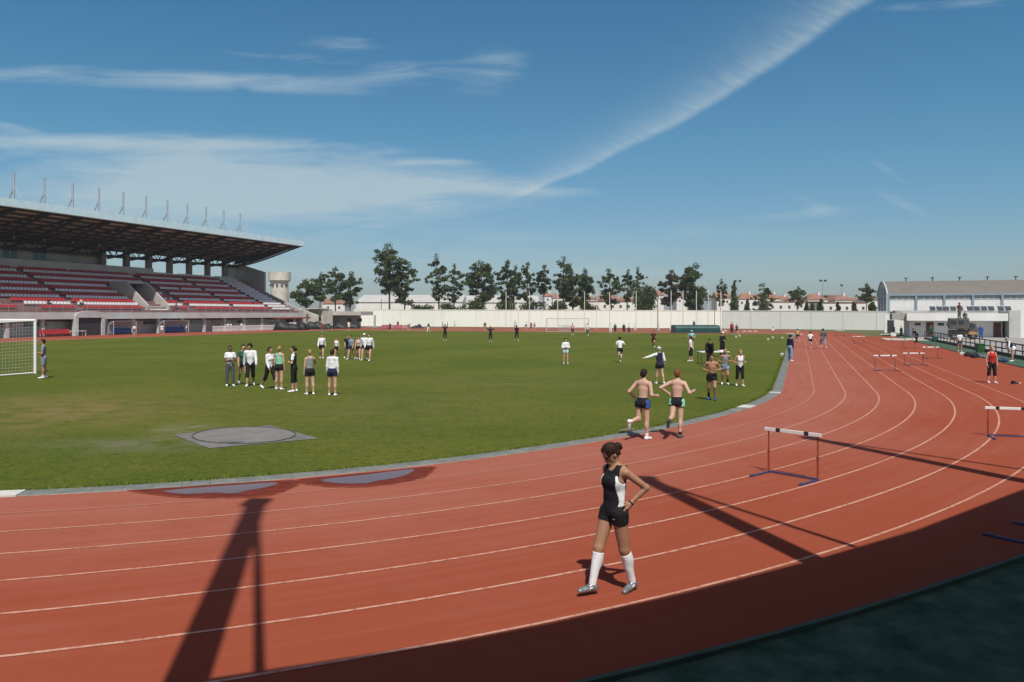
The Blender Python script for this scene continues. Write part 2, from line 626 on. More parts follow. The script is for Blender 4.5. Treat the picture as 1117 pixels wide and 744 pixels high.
# painted lane lines, worn on the inside
def line_material(name, cov):
    m = mat(name, (0.42, 0.23, 0.17), 0.8, 0, spec=0.2)
    nt, bs = nodes_of(m)
    B = NB(nt)
    ob = B.n('ShaderNodeTexCoord').outputs['Object']
    n = B.noise(ob, 9, 5, 0.7)
    n2 = B.noise(ob, 0.5, 3, 0.6)
    f = B.m('ADD', B.ramp(n, 0.25, 0.6), B.m('MULTIPLY', B.m('SUBTRACT', n2, 0.5), 0.8), clamp=True)
    f = B.m('MULTIPLY', f, cov)
    nt.links.new(B.mix(f, (0.335, 0.125, 0.088) if cov < .7 else (0.30, 0.08, 0.048), (0.56, 0.31, 0.22)), bs.inputs['Base Color'])
    return m
for k, cov in ((1, .30), (2, .60), (3, .85), (4, .9), (5, .95), (6, .95), (7, .9)):
    struct(strip('lane_line', [k * LW - 0.025, k * LW + 0.025], 0.009, line_material('line_paint_%d' % k, cov)))

# apron: green on the near and right side, red along the grandstand, verge at the far end
ia = [i for i in range(NL)]
right_near = [i for i in ia if (loop[i][1] > -60 and loop[i][0] < 120)]
i0 = next(i for i in range(NL) if i in right_near and (i - 1) % NL not in right_near)
seq = []
i = i0
while i % NL in right_near:
    seq.append(i % NL); i += 1
right_near = seq
def extra_w(i):
    a, b = loop[i % NL]
    t = max(0.0, min(1.0, (a - 12.0) / 24.0)) if b > -12 else 0.0
    return 3.35 * t * t * (3 - 2 * t)
struct(strip('track_margin', [EDGE - .02, lambda i: EDGE + extra_w(i)], 0.0035, m_track, right_near, False))
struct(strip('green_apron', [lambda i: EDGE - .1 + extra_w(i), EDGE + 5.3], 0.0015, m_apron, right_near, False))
ked = MB()
for j in range(len(right_near) - 1):
    i = right_near[j]
    e0_, e1_ = EDGE + extra_w(i), EDGE + extra_w(i + 1)
    a, b = AB(*off(i, e0_)), AB(*off(i + 1, e1_))
    a2, b2 = AB(*off(i, e0_ + .06)), AB(*off(i + 1, e1_ + .06))
    U = Vector((0, 0, 0.05)); D = Vector((0, 0, -0.02))
    ked.hexa([a + D, b + D, b2 + D, a2 + D], [a + U, b + U, b2 + U, a2 + U])
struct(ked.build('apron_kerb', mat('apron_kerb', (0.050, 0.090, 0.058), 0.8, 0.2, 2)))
left = []
i = (right_near[-1]) % NL
while loop[i % NL][1] <= -25 or loop[i % NL][0] < 80:
    left.append(i % NL); i += 1
    if loop[i % NL][0] > 150 or len(left) > NL: break
struct(strip('red_apron', [EDGE, EDGE + 4.2], 0.003, m_cinder, left, False))
sheet('far_verge', [AB(118, 9, -.01), AB(128, 32, -.01), AB(165, 55, -.01), AB(196, 20, -.01), AB(215, -60, -.01), AB(222, -120, -.01), AB(165, -96, -.01)], m_verge)
sheet('paving', [AB(20, EDGE + 5.2, -.012), AB(20, 90, -.012), AB(140, 90, -.012), AB(140, EDGE + 5.2, -.012)], m_pave)
sheet('long_jump_runway', [AB(103, EDGE + .3, .006), AB(103, 22, .006), AB(112, 22, .006), AB(112, EDGE + .3, .006)], mat('runway_sand', (0.42, 0.38, 0.30), 0.95, 0.1, 1))

# puddles on the inside lane
def rough(w, sd):
    r_ = random.Random(sd * 31 + int(w[0][0]))
    pts = [gp(p.x, p.y, 0) for p in spline([(x, y, 0) for x, y in w], 14)]
    n = len(pts); ce = sum(pts, Vector()) / n
    fr = [(r_.randint(3, 26), r_.uniform(0, 6.28), r_.uniform(.3, 1)) for _ in range(9)]
    out = []
    for i, p in enumerate(pts):
        t = 2 * math.pi * i / n
        k = sum(a * math.sin(f * t + ph) / f ** .6 for f, ph, a in fr) * .035
        d = p - ce
        out.append(ce + d * (1 + k * min(1, .8 / max(.3, d.length)) * 1.6))
    return out

m_wet = mat('wet_rubber', (0.135, 0.026, 0.014), 0.7, 0.18, 4, spec=0.1)
m_water = mat('puddle_water', (0.125, 0.048, 0.038), 0.07, 0.0, spec=0.42)
for zi_, w in enumerate([[(146, 534.2), (172, 539.5), (205, 542.5), (250, 543), (290, 540.5), (312, 535), (323, 529), (318, 524.5), (240, 528.5)],
          [(329, 523.5), (338, 528), (362, 530.5), (400, 530.5), (432, 527), (458, 522), (470, 514), (466, 509.8), (400, 516.5)]]):
    c_ = sum((Vector((x, y, 0)) for x, y in w), Vector()) / len(w)
    sheet('damp_edge', rough([(c_.x + (x - c_.x) * 1.05, c_.y + (y - c_.y) * (1.16 if y > c_.y else 1.0)) for x, y in w], 4), mat('damp_rubber', (0.215, 0.046, 0.026), .9, .2, 5, spec=.08), 0.0112 + .0004 * zi_)
    sheet('wet_patch', rough(w, 1), m_wet, 0.0125 + .0006 * zi_)
for w in ([(182, 536), (200, 539.6), (232, 538.4), (255, 538.9), (272, 535.5), (292, 532), (302, 527.5), (262, 529.5)],
          [(352, 524), (366, 527.6), (396, 528.2), (412, 525.2), (436, 521), (450, 515), (446, 512.8), (400, 518.4)]):
    sheet('puddle', rough(w, 2), m_water, 0.0155)

# pale slabs set in the kerb strip
def kerb_slab(x0, x1, y, label):
    # nearest stretch of the kerb to the pixel
    p = gp((x0 + x1) / 2, y)
    best = min(range(NL), key=lambda i: (AB(*off(i, -0.27)) - p).length)
    m = MB()
    c0 = AB(*off(best, -0.27)); t = (AB(*off(best + 1, -0.27)) - AB(*off(best - 1, -0.27))).normalized()
    L = (gp(x1, y) - gp(x0, y)).length
    nn = Vector((t.y, -t.x, 0))
    c0 = c0 + t * (p - c0).dot(t)
    m.hexa([c0 - t * L / 2 - nn * .24, c0 + t * L / 2 - nn * .24, c0 + t * L / 2 + nn * .21, c0 - t * L / 2 + nn * .21],
           [q + Vector((0, 0, 0.034)) for q in (c0 - t * L / 2 - nn * .24, c0 + t * L / 2 - nn * .24, c0 + t * L / 2 + nn * .21, c0 - t * L / 2 + nn * .21)])
    o = struct(m.build('kerb_slab', mat('pale_slab', (0.52, 0.52, 0.47), 0.85, 0.12, 2)))
kerb_slab(-16, 27, 536.5, '')
kerb_slab(804, 829, 444.2, '')
kerb_slab(841, 851, 428.8, '')

# concrete throwing circle in the grass
pad = [(188, 474.7), (294.5, 464.2), (347.7, 478.7), (228.4, 489.4)]
sheet('concrete_pad', [gp(x, y) for x, y in pad], mat('pad_concrete', (0.155, 0.152, 0.138), 0.9, 0.2, 1.2, 0.3, 25), 0.012)
cc = []
for i in range(40):
    t = 2 * math.pi * i / 40
    cc.append(gp(266 + 55.5 * math.cos(t) - 2 * math.sin(t), 475.6 + 8.9 * math.sin(t) - 0.8 * math.cos(t)))
sheet('throwing_circle', cc, mat('circle_concrete', (0.175, 0.17, 0.152), 0.9, 0.10, 1.6, 0.2, 30), 0.018)
rv, rf = [], []
for i in range(48):
    t = 2 * math.pi * i / 48
    for k_, z_ in ((1.0, .012), (1.0, .034), (.975, .034), (.975, .018)):
        q_ = gp(266 + 57 * k_ * math.cos(t) - 2 * math.sin(t), 475.6 + 9.1 * k_ * math.sin(t) - 0.8 * math.cos(t)); rv.append((q_.x, q_.y, z_))
for i in range(48):
    j = (i + 1) % 48
    for k_ in range(3): rf.append((4 * i + k_, 4 * j + k_, 4 * j + k_ + 1, 4 * i + k_ + 1))
rm = MB(); rm.add(rv, rf); struct(rm.build('circle_rim', mat('rim_iron', (0.085, 0.08, 0.075), .8, .2, 5)))
sheet('circle_crescent', [gp(p.x, p.y) for p in spline([(236, 483.2, 0), (252, 484.0, 0), (268, 482.8, 0), (252, 482.6, 0)])], mat('dark_crescent', (0.07, 0.07, 0.065), 0.8, 0.2, 5), 0.0215)  # thin dark crescent along the near edge of the circle
sheet('bare_patch', [gp(p.x, p.y) for p in spline([(676, 470, 0), (688, 470.6, 0), (699, 468.5, 0), (690, 467, 0), (680, 468, 0)])], mat('bare_soil', (0.15, 0.15, 0.085), 0.95, 0.3, 5), 0.006)

# grass tufts: short blades along the kerb and over the nearest turf
tv, tf = [], []
cnt = 0
idxs = [i for i in range(NL) if AB(*loop[i]).y < 60 and abs(AB(*loop[i]).x) < 22]
def blade(p, h):
    global cnt
    a = random.uniform(0, math.pi); w = random.uniform(.006, .012) * (1 + p.y / 22)
    lean = Vector((random.gauss(0, .4), random.gauss(0, .4), 1)).normalized() * h
    d = Vector((math.cos(a), math.sin(a), 0)) * w
    k = len(tv)
    tv.extend([tuple(p - d), tuple(p + d), tuple(p + lean)])
    tf.append((k, k + 1, k + 2))
for _ in range(9000):
    i = random.choice(idxs); t = random.random()
    d = -0.44 - abs(random.gauss(0, .09))
    a, b = off(i, d) * (1 - t) + off(i + 1, d) * t
    blade(AB(a, b, 0.0), random.uniform(.035, .085))
me = bpy.data.meshes.new('grass_tufts'); me.from_pydata(tv, [], tf)
me.materials.append(mat('grass_blade', (0.115, 0.150, 0.020), 0.9, 0.25, 3, spec=.1))
o = bpy.data.objects.new('grass_tufts', me); col.objects.link(o); o['kind'] = 'stuff'
tag(o, 'short green grass blades along the inner edge of the track', 'grass')
# ------------------------------------------------------------------ stand behind the camera: its curved roof and masts shade the foreground
m_white = mat('white_paint', (0.74, 0.74, 0.71), 0.6, 0.05, 2)
m_steel = mat('galvanised_steel', (0.33, 0.39, 0.43), 0.5, 0.1, 3, metal=0.3)
m_roofblue = mat('pale_blue_roof', (0.58, 0.78, 0.84), 0.55, 0.05, 1)
m_dark = mat('dark_steel', (0.035, 0.036, 0.04), 0.6, 0.15, 2)
m_wall = mat('stand_concrete', (0.40, 0.40, 0.38), 0.85, 0.09, 0.6)
HR = 6.6
sh = [(-60, 800), (210, 743), (350, 722), (500, 699), (600, 679.6), (745, 647), (887, 611), (1000, 578), (1117, 533.5), (1250, 478)]
edge = []
for x, y in sh:
    p = gp(x, y)
    edge.append(p - Vector((SH.x, SH.y, 0)) * HR)
stand = empty('covered_stand', (0, -8, 0), 0, 'near spectator stand that shades the track, with curved roof on masts', 'stand')
o_st = Vector((0, -8, 0))
rb = MB()
DEP = 13.0
for i in range(len(edge) - 1):
    p, q = edge[i], edge[i + 1]
    def back(v):
        return v + Vector((0.35, -0.94, 0)) * DEP + Vector((0, 0, -1.6))
    lo = [Vector((p.x, p.y, HR)), Vector((q.x, q.y, HR)), back(q) + Vector((0, 0, HR)), back(p) + Vector((0, 0, HR))]
    rb.hexa([v + Vector((0, 0, -.25)) for v in lo], lo)
rb.build('roof', mat('near_roof_white', (0.36, 0.34, 0.31), 0.8, 0.05, 1), stand, origin=None).location = -o_st
for gb, gt, thin in (((203, 744), (280, 548), (283, 735)), ((885, 611), (705, 523), (930, 596)), ((1117, 525), (884, 478), (1140, 516))):
    G1 = gp(*gt); G0 = gp(*gb); Gt = gp(*thin)
    s = Vector((SH.x, SH.y, 0))
    hm = (G1 - G0).dot(s) / s.dot(s)
    hm = min(9.7, hm)
    top = G1 - s * (HR + hm) + Vector((0, 0, HR + hm))
    b0 = G0 - s * HR + Vector((0, 0, HR)); b1 = Gt - s * HR + Vector((0, 0, HR))
    m = MB()
    m.tube(b0, top, 0.20, 0.17, 10)
    m.box(top, (0.42, 0.42, 0.25))
    mm = m.build('mast', m_steel, stand); mm.location = -o_st
    m = MB(); m.tube(b1, top, 0.055, 0.055, 8)
    mm2 = m.build('tie_rod', m_steel, mm)
tb = MB()
for k in range(5):
    tb.box((0, -2.2 - 1.0 * k, 0.75 + 0.2 * k), (60, 1.0, 1.5 + 0.4 * k))
tb.box((0, -11, 2.5), (60, .3, 5))
o = tb.build('terrace', m_conc, stand); o.location = -o_st
for x in (-24, -12, 0, 12, 24):
    cb = MB(); cb.box((x, -9.3, 2.4), (0.5, 0.6, 4.8)); o = cb.build('column', m_conc, stand); o.location = -o_st

# ------------------------------------------------------------------ main grandstand
def AS(a, b, h=0.0):
    return AB(a - 3.5, b, h)



m_gwall = mat('grandstand_wall', (0.50, 0.51, 0.49), 0.85, 0.08, 0.5)
m_gwall2 = mat('grandstand_grey', (0.37, 0.37, 0.35), 0.9, 0.12, 0.5)
m_red = mat('red_plastic', (0.46, 0.038, 0.045), 0.5, 0.12, 6)
m_wseat = mat('pale_plastic', (0.70, 0.68, 0.68), 0.5, 0.10, 6)
m_glass = mat('dark_glass', (0.03, 0.045, 0.05), 0.08, 0.0, spec=0.6)
m_tier = mat('tier_concrete', (0.26, 0.15, 0.14), 0.9, 0.15, 1)
m_stair = mat('stair_red', (0.25, 0.07, 0.055), 0.85, 0.15, 1.5)
m_under = mat('roof_underside', (0.45, 0.42, 0.39), 0.8, 0.12, 0.6)
A0, A1 = 38.0, 141.0
BF = -97.2
NR, TR, RI = 14, 1.1, 0.50
H0 = 3.25
gs_o = AS(90, BF, 0)
gs = empty('grandstand', gs_o, 0, 'roofed grandstand with rows of red and white seats and masts along its roof', 'grandstand')


def GS(mb, name, m, parent=None, bevel=0):
    o = mb.build(name, m, parent or gs, bevel=bevel)
    if (parent or gs) is gs:
        o.location = -gs_o
    return o


# tiers
t = MB()
prof = [(BF, 0), (BF, H0)]
for i in range(NR):
    b = BF - 0.5 - TR * i
    h = H0 + RI * i
    prof += [(b, h), (b - 0.001, h + RI)]
bk = BF - 0.5 - TR * NR
prof += [(bk, H0 + RI * NR), (bk, 0)]
# stepped body from behind the recess
pts = [(BF - 2.2, 0), (BF - 2.2, H0 - .75)] + [(BF, H0 - .75), (BF, H0)] + prof[2:]
t.prism([AS(A0, b, h) for b, h in pts], AB(A1, 0) - AB(A0, 0))
GS(t, 'tier', m_tier)
fw = MB()                                                              # the white fascia over the recess, low wall in it
fw.prism([AS(A0, BF + .02, H0 - .85), AS(A0, BF + .22, H0 - .85), AS(A0, BF + .22, H0 + .12), AS(A0, BF + .02, H0 + .12)], AB(A1, 0) - AB(A0, 0))
GS(fw, 'fascia', m_gwall)
rw = MB()
rw.prism([AS(A0, BF - 2.0, 0), AS(A0, BF - 2.195, 0), AS(A0, BF - 2.195, H0 - 1.2), AS(A0, BF - 2.0, H0 - 1.2)], AB(A1, 0) - AB(A0, 0))
GS(rw, 'front_wall', mat('pale_green_wall', (0.47, 0.50, 0.47), 0.85, 0.08, 0.5))
a = A0 + 2
while a < A1:
    p = MB(); c0 = AS(a, BF - .35)
    p.box((c0.x, c0.y, (H0 - .76) / 2), (0.35, 0.5, H0 - .76), -PHI)
    GS(p, 'pier', m_gwall)
    a += 5.15
# shallow slot windows at the back of the recess
a = 66.0
while a < 139:
    if not 84 < a < 90:
        p = MB(); c0 = AS(a, BF - 1.98, H0 - 1.55)
        p.box(c0, (0.06, 3.4, 0.5), -PHI)
        GS(p, 'slot_window', m_glass)
    a += 5.15

# seats: individual ones nearest, the rest as one part
def seat_geo(mb, a, b, h, mi):
    c = AS(a, b, h)
    x = Vector((UX, UY, 0)); y = Vector((NX, NY, 0)); z = Vector((0, 0, 1))
    w = .235
    mb.hexa([c - x * w + y * .18, c + x * w + y * .18, c + x * w - y * .24, c - x * w - y * .24],
            [c - x * w + y * .18 + z * .06, c + x * w + y * .18 + z * .06, c + x * w - y * .24 + z * .05, c - x * w - y * .24 + z * .05], mi)
    mb.hexa([c - x * w - y * .20 + z * .05, c + x * w - y * .20 + z * .05, c + x * w - y * .26 + z * .05, c - x * w - y * .26 + z * .05],
            [c - x * w * .9 - y * .27 + z * .40, c + x * w * .9 - y * .27 + z * .40, c + x * w * .9 - y * .32 + z * .40, c - x * w * .9 - y * .32 + z * .40], mi)


VOM = (100.3, 105.0)
aisles = [72.5, 88.0, 110.0, 121.5, 131.5]
allseats = []
for i in range(NR):
    b = BF - 0.5 - TR * i - 0.62
    h = H0 + RI * (i + 1) + 0.30
    n = 0
    a = 60.2
    while a < A1 - 3.3:
        sl_ = 0.0
        ok = all(abs(a - x) > 0.62 for x in aisles)
        if VOM[0] - .6 < a < VOM[1] + .6 and i < 8: ok = False
        if 79 < a < 86.5 and i < 0: ok = False
        if random.random() < 0.003: ok = False
        if ok:
            white = (i % 2 == 1) or a > 131.5
            if a < 112 and i >= NR - 1: ok = False
            if ok:
                allseats.append((a, b, h, 1 if white else 0))
        a += 0.56
near_s = sorted(allseats, key=lambda s: (s[0] < 68.5, AS(s[0], s[1]).length))[:100]
ns = set(near_s)
sp_mesh = []
for k in (0, 1):
    m = MB(); seat_geo(m, 0, 0, 0, 0)
    m.f = m.f
    me = bpy.data.meshes.new('seat')
    me.from_pydata(m.v, [], m.f); me.materials.append((m_red, m_wseat)[k])
    sp_mesh.append(me)
for s in near_s:
    o = bpy.data.objects.new('seat', sp_mesh[s[3]])
    col.objects.link(o); o.parent = gs
    o.location = AS(s[0], s[1], s[2]) - gs_o
m = MB()
for s in allseats:
    if s not in ns:
        seat_geo(m, *s[:3], s[3])
o = GS(m, 'seat_rows', [m_red, m_wseat]); o['kind'] = 'stuff'
for x in aisles:                                                       # stairs up through the seats
    m = MB()
    for i in range(NR * 2):
        b = BF - 0.52 - TR / 2 * i; h = H0 + RI / 2 * (i + 1) + .01
        m.hexa([AS(x - .42, b, h - .3), AS(x + .42, b, h - .3), AS(x + .42, b - TR / 2 - .01, h - .3), AS(x - .42, b - TR / 2 - .01, h - .3)],
               [AS(x - .42, b, h), AS(x + .42, b, h), AS(x + .42, b - TR / 2 - .01, h), AS(x - .42, b - TR / 2 - .01, h)])
    GS(m, 'aisle_stair', m_stair)
# vomitory
m = MB()
v0, v1 = VOM
bb0, bb1 = BF - 1.0, BF - 9.2
for x0_, x1_ in ((v0, v0 + .35), (v1 - .35, v1)):
    m.prism([AS(x0_, bb0, H0 + .3), AS(x0_, bb0, H0 + 1.2), AS(x0_, bb1 + 3.4, H0 + 5.2), AS(x0_, bb1, H0 + 5.2), AS(x0_, bb1, H0 + .3)], AS(x1_, 0) - AS(x0_, 0))
m.prism([AS(v0 + .35, bb1 + 3.4, H0 + 4.9), AS(v0 + .35, bb1, H0 + 4.9), AS(v0 + .35, bb1, H0 + 5.18), AS(v0 + .35, bb1 + 3.4, H0 + 5.18)], AS(v1 - .35, 0) - AS(v0 + .35, 0))
vm = GS(m, 'stair_entrance', mat('entrance_concrete', (0.40, 0.39, 0.37), 0.9, 0.1, 0.7))
m = MB()
m.quad(AS(v0 + .36, bb1 + 1.2, H0 + .6), AS(v1 - .36, bb1 + 1.2, H0 + .6), AS(v1 - .36, bb1 + 1.2, H0 + 4.88), AS(v0 + .36, bb1 + 1.2, H0 + 4.88))
m.build('doorway', m_dark, vm)
m = MB()
m.hexa([AS(v0 + .36, bb0, H0 + .1), AS(v1 - .36, bb0, H0 + .1), AS(v1 - .36, bb1 + 1.3, H0 + .1), AS(v0 + .36, bb1 + 1.3, H0 + .1)],
       [AS(v0 + .36, bb0, H0 + .55), AS(v1 - .36, bb0, H0 + .55), AS(v1 - .36, bb1 + 1.3, H0 + 2.7), AS(v0 + .36, bb1 + 1.3, H0 + 2.7)])
m.build('landing', m_gwall, vm)

# railing on top of the fascia
m = MB()
for hh in (0.55, 1.0):
    m.tube(AS(A0, BF + .12, H0 + .12 + hh), AS(A1, BF + .12, H0 + .12 + hh), .025, n=5)
a = A0
while a <= A1:
    m.tube(AS(a, BF + .12, H0 + .12), AS(a, BF + .12, H0 + 1.12), .025, n=5); a += 2.0
GS(m, 'railing', m_steel)
# player tunnel
xl = F
p0 = gp(85.5, 366.5); p1 = gp(116.5, 365.5)
at_ = 88.2; wt = 5.0
m = MB()
for aa in (at_ - wt / 2, at_ + wt / 2 - .5):
    m.prism([AS(aa, BF - .2, 0), AS(aa, BF + .5, 0), AS(aa, BF + .5, 2.6), AS(aa, BF - .2, 2.6)], AB(.5, 0))
arch = [(at_ - wt / 2, 2.6), (at_ + wt / 2, 2.6), (at_ + wt / 2, 2.85)] + [(at_ + wt / 2 * math.cos(t), 2.85 + .75 * math.sin(t)) for t in np.linspace(.15, math.pi - .15, 10)] + [(at_ - wt / 2, 2.85)]
m.prism([AS(a, BF + .52, h) for a, h in arch], AB(0, -.45))
tn = GS(m, 'tunnel', mat('tunnel_wall', (0.46, 0.47, 0.46), 0.85, 0.1, 1))
m = MB(); m.quad(AS(at_ - wt / 2 + .5, BF + .25, 0.02), AS(at_ + wt / 2 - .5, BF + .25, 0.02), AS(at_ + wt / 2 - .5, BF + .25, 2.6), AS(at_ - wt / 2 + .5, BF + .25, 2.6))
m.build('opening', m_dark, tn)

# upper parapet, press box, columns
bt = BF - 0.5 - TR * NR
HT = H0 + RI * NR
m = MB()
m.prism([AS(A0, bt + .1, HT - .6), AS(A0, bt - .25, HT - .6), AS(A0, bt - .25, HT + 1.35), AS(A0, bt + .1, HT + 1.35)], AB(116.2 - A0, 0))
GS(m, 'parapet', mat('parapet_render', (0.52, 0.52, 0.50), 0.85, 0.07, 0.4))
m = MB()
m.prism([AS(116.2, bt + .05, HT - .3), AS(116.2, bt - .25, HT - .3), AS(116.2, bt - .25, HT + .55), AS(116.2, bt + .05, HT + .55)], AB(A1 - 1.5 - 116.2, 0))
GS(m, 'low_wall', m_gwall2)
m = MB()
m.prism([AS(A0, bt - 1.6, HT), AS(A0, bt - 4.5, HT), AS(A0, bt - 4.5, HT + 4.0), AS(A0, bt - 1.6, HT + 4.0)], AB(106.2 - A0, 0))
pb = GS(m, 'press_box', m_gwall2)
for (wa, ww) in ((62, 4), (68, 4), (74, 5.5), (81, 4.5), (88.1, 2.4), (93.1, 2.5)):
    m = MB()
    m.prism([AS(wa, bt - 1.56, HT + 1.5), AS(wa, bt - 1.7, HT + 1.5), AS(wa, bt - 1.7, HT + 3.0), AS(wa, bt - 1.56, HT + 3.0)], AB(ww, 0))
    wo = m.build('window', m_glass, pb)
    m = MB()
    for k in (0, .5, 1):
        c0 = AS(wa + ww * k, bt - 1.55, HT + 2.25); m.box(c0, (.08, .12, 1.5), -PHI)
    m.build('frame', m_steel, wo)
m = MB()                                                               # gangway slab behind the columns
m.prism([AS(A0, bt, HT - .4), AS(A0, bt - 5, HT - .4), AS(A0, bt - 5, HT), AS(A0, bt, HT)], AB(A1 - A0, 0))
GS(m, 'gangway', m_gwall2)
masts = [139.3 - 5.11 * i for i in range(20)]
for i, a in enumerate(masts):
    if a - 3 > 104:
        m = MB(); c0 = AS(a - 3, bt - .75)
        m.box((c0.x, c0.y, HT + 2.0), (0.9, 0.85, 4.6), -PHI)
        GS(m, 'column', mat('column_concrete', (0.22, 0.205, 0.185), 0.9, 0.12, 0.8))

# roof
BR0, HR0 = -97.6, 17.6
BR1, HR1 = -117.5, 14.6
m = MB()
m.prism([AS(A0, BR0, HR0), AS(A0, BR1, HR1), AS(A0, BR1, HR1 + .25), AS(A0, BR0, HR0 + .25)], AB(A1 - A0, 0))
GS(m, 'roof_deck', m_under)
m = MB()
m.prism([AS(A0 - .2, BR0 + .02, HR0 - .40), AS(A0 - .2, BR0 + .25, HR0 - .32), AS(A0 - .2, BR0 + .25, HR0 + .72), AS(A0 - .2, BR0 - .5, HR0 + .74), AS(A0 - .2, BR0 - .5, HR0 + .30), AS(A0 - .2, BR0 + .02, HR0 + .28)], AB(A1 + .4 - A0, 0))
m.prism([AS(A1, BR0, HR0 - .3), AS(A1, BR1, HR1 - .3), AS(A1, BR1, HR1 + .4), AS(A1, BR0, HR0 + .6)], AB(.22, 0))
GS(m, 'roof_fascia', m_roofblue)


def roofh(b):
    t = (b - BR0) / (BR1 - BR0)
    return HR0 + (HR1 - HR0) * t


def chord(b):                                                           # curved lower chord of the truss
    t = (b - BR0) / (BR1 - BR0)
    return roofh(b) - 0.25 - 1.55 * math.sin(min(1, t * 1.02) * math.pi * .62) ** 1.3


for i, a in enumerate(masts[:-1]):
    m = MB()
    bs_ = np.linspace(BR0 - .1, BR1 + 1.5, 13)
    for j in range(12):
        b0_, b1_ = bs_[j], bs_[j + 1]
        m.beam(AS(a, b0_, chord(b0_)), AS(a, b1_, chord(b1_)), .32, .34)
        m.beam(AS(a, b0_, roofh(b0_) - .12), AS(a, b1_, roofh(b1_) - .12), .26, .2)
        if j % 2:
            m.beam(AS(a, b0_, chord(b0_)), AS(a, b1_, roofh(b1_) - .1), .12, .12)
        else:
            m.beam(AS(a, b0_, roofh(b0_) - .1), AS(a, b1_, chord(b1_)), .12, .12)
    GS(m, 'roof_truss', m_dark)
m = MB()                                                               # open edge frame across the end of the roof
bs_ = np.linspace(BR0 - .1, BR1 + 2.5, 31)
for j in range(30):
    b0_, b1_ = bs_[j], bs_[j + 1]
    p0_, p1_ = AS(A1 - .15, b0_, chord(b0_)), AS(A1 - .15, b1_, chord(b1_)); U_ = Vector((0, 0, 1))
    t0_ = min(.75, roofh(b0_) - chord(b0_)); t1_ = min(.75, roofh(b1_) - chord(b1_))
    m.beam(p0_, p1_, .25, .22); m.beam(p0_ + U_ * t0_, p1_ + U_ * t1_, .25, .22)
    m.beam(p0_, p0_ + U_ * t0_, .2, .24)
    m.quad(p0_ + U_ * t0_, p1_ + U_ * t1_, AS(A1 - .15, b1_, roofh(b1_)), AS(A1 - .15, b0_, roofh(b0_)))
GS(m, 'edge_frame', m_dark)
for b in np.linspace(BR0 - 1.2, BR1 + 1.2, 9):
    m = MB()
    h = roofh(b) - .22
    m.beam(AS(A0, b, h), AS(A1, b, h), .16, .32)
    GS(m, 'purlin', m_dark)
# rear beam with the row of small openings seen as a dotted light line
m = MB()
m.beam(AS(A0, -113.7, chord(-113.7) - .1), AS(A1, -113.7, chord(-113.7) - .1), .4, .45)
a = A0
while a < A1 - 1:
    m.beam(AS(a, -113.9, HT + 3.0 + 1.0), AS(a + .8, -113.9, chord(-113.9)), .1, .1); a += 1.6
GS(m, 'rear_beam', m_dark)
for i, a in enumerate(masts[:15]):
    bm_ = -112.3
    base = roofh(bm_) + .25
    m = MB(); m.tube(AS(a, bm_, base - 1.0), AS(a, bm_, 24.7), .17, .16, 8)
    mo = GS(m, 'mast', m_steel)
    m = MB(); m.tube(AS(a, bm_ - 4.4, 15.4), AS(a, bm_, 22.4), .10, .10, 6); m.build('strut', m_steel, mo)
    m = MB(); m.tube(AS(a, bm_, 22.6), AS(a, bm_ + 5.4, roofh(bm_ + 5.4) + .2), .05, .05, 5, cap=False)
    m.build('cable', m_steel, mo)
# end wall and sloping side parapet
m = MB()
m.prism([AS(A1 - .62, -106.9, 7.5), AS(A1 - .62, -117.5, 7.5), AS(A1 - .62, -117.5, 13.9), AS(A1 - .62, -113, 13.7), AS(A1 - .62, -106.9, 12.0)], AB(.5, 0))
m.prism([AS(A1 - 1.2, BF + .1, 0), AS(A1 - 1.2, bt - 5.0, 0), AS(A1 - 1.2, bt - 5.0, HT), AS(A1 - 1.2, bt, HT + .3), AS(A1 - 1.2, BF + .1, H0 + .6)], AB(.55, 0))
GS(m, 'end_wall', m_gwall2)
m = MB()
m.prism([AS(A1 + 3, BF - 2, 0), AS(A1 + 3, BF - 12, 0), AS(A1 + 3, BF - 12, 6.3), AS(A1 + 3, BF - 10.5, 6.4), AS(A1 + 3, BF - 2, 2.9)], AB(.5, 0))
m.prism([AS(A1 + 9, BF - 3, 0), AS(A1 + 9, BF - 9, 0), AS(A1 + 9, BF - 9, 4.4), AS(A1 + 9, BF - 8.2, 4.4), AS(A1 + 9, BF - 3, 2.8)], AB(.5, 0))
GS(m, 'side_ramp', mat('ramp_render', (0.50, 0.48, 0.42), 0.9, 0.1, 0.5))
# rust red edge beam at the far end of the front
m = MB(); m.beam(AS(131, BF + .3, H0 - .95), AS(142.5, BF + .3, H0 - .95), .2, .28)
GS(m, 'edge_beam', mat('rust_red', (0.27, 0.055, 0.045), 0.8, 0.15, 2))

# ---- benches and things along the foot of the grandstand
m_blue = mat('blue_plastic', (0.03, 0.075, 0.23), 0.5, 0.15, 4)


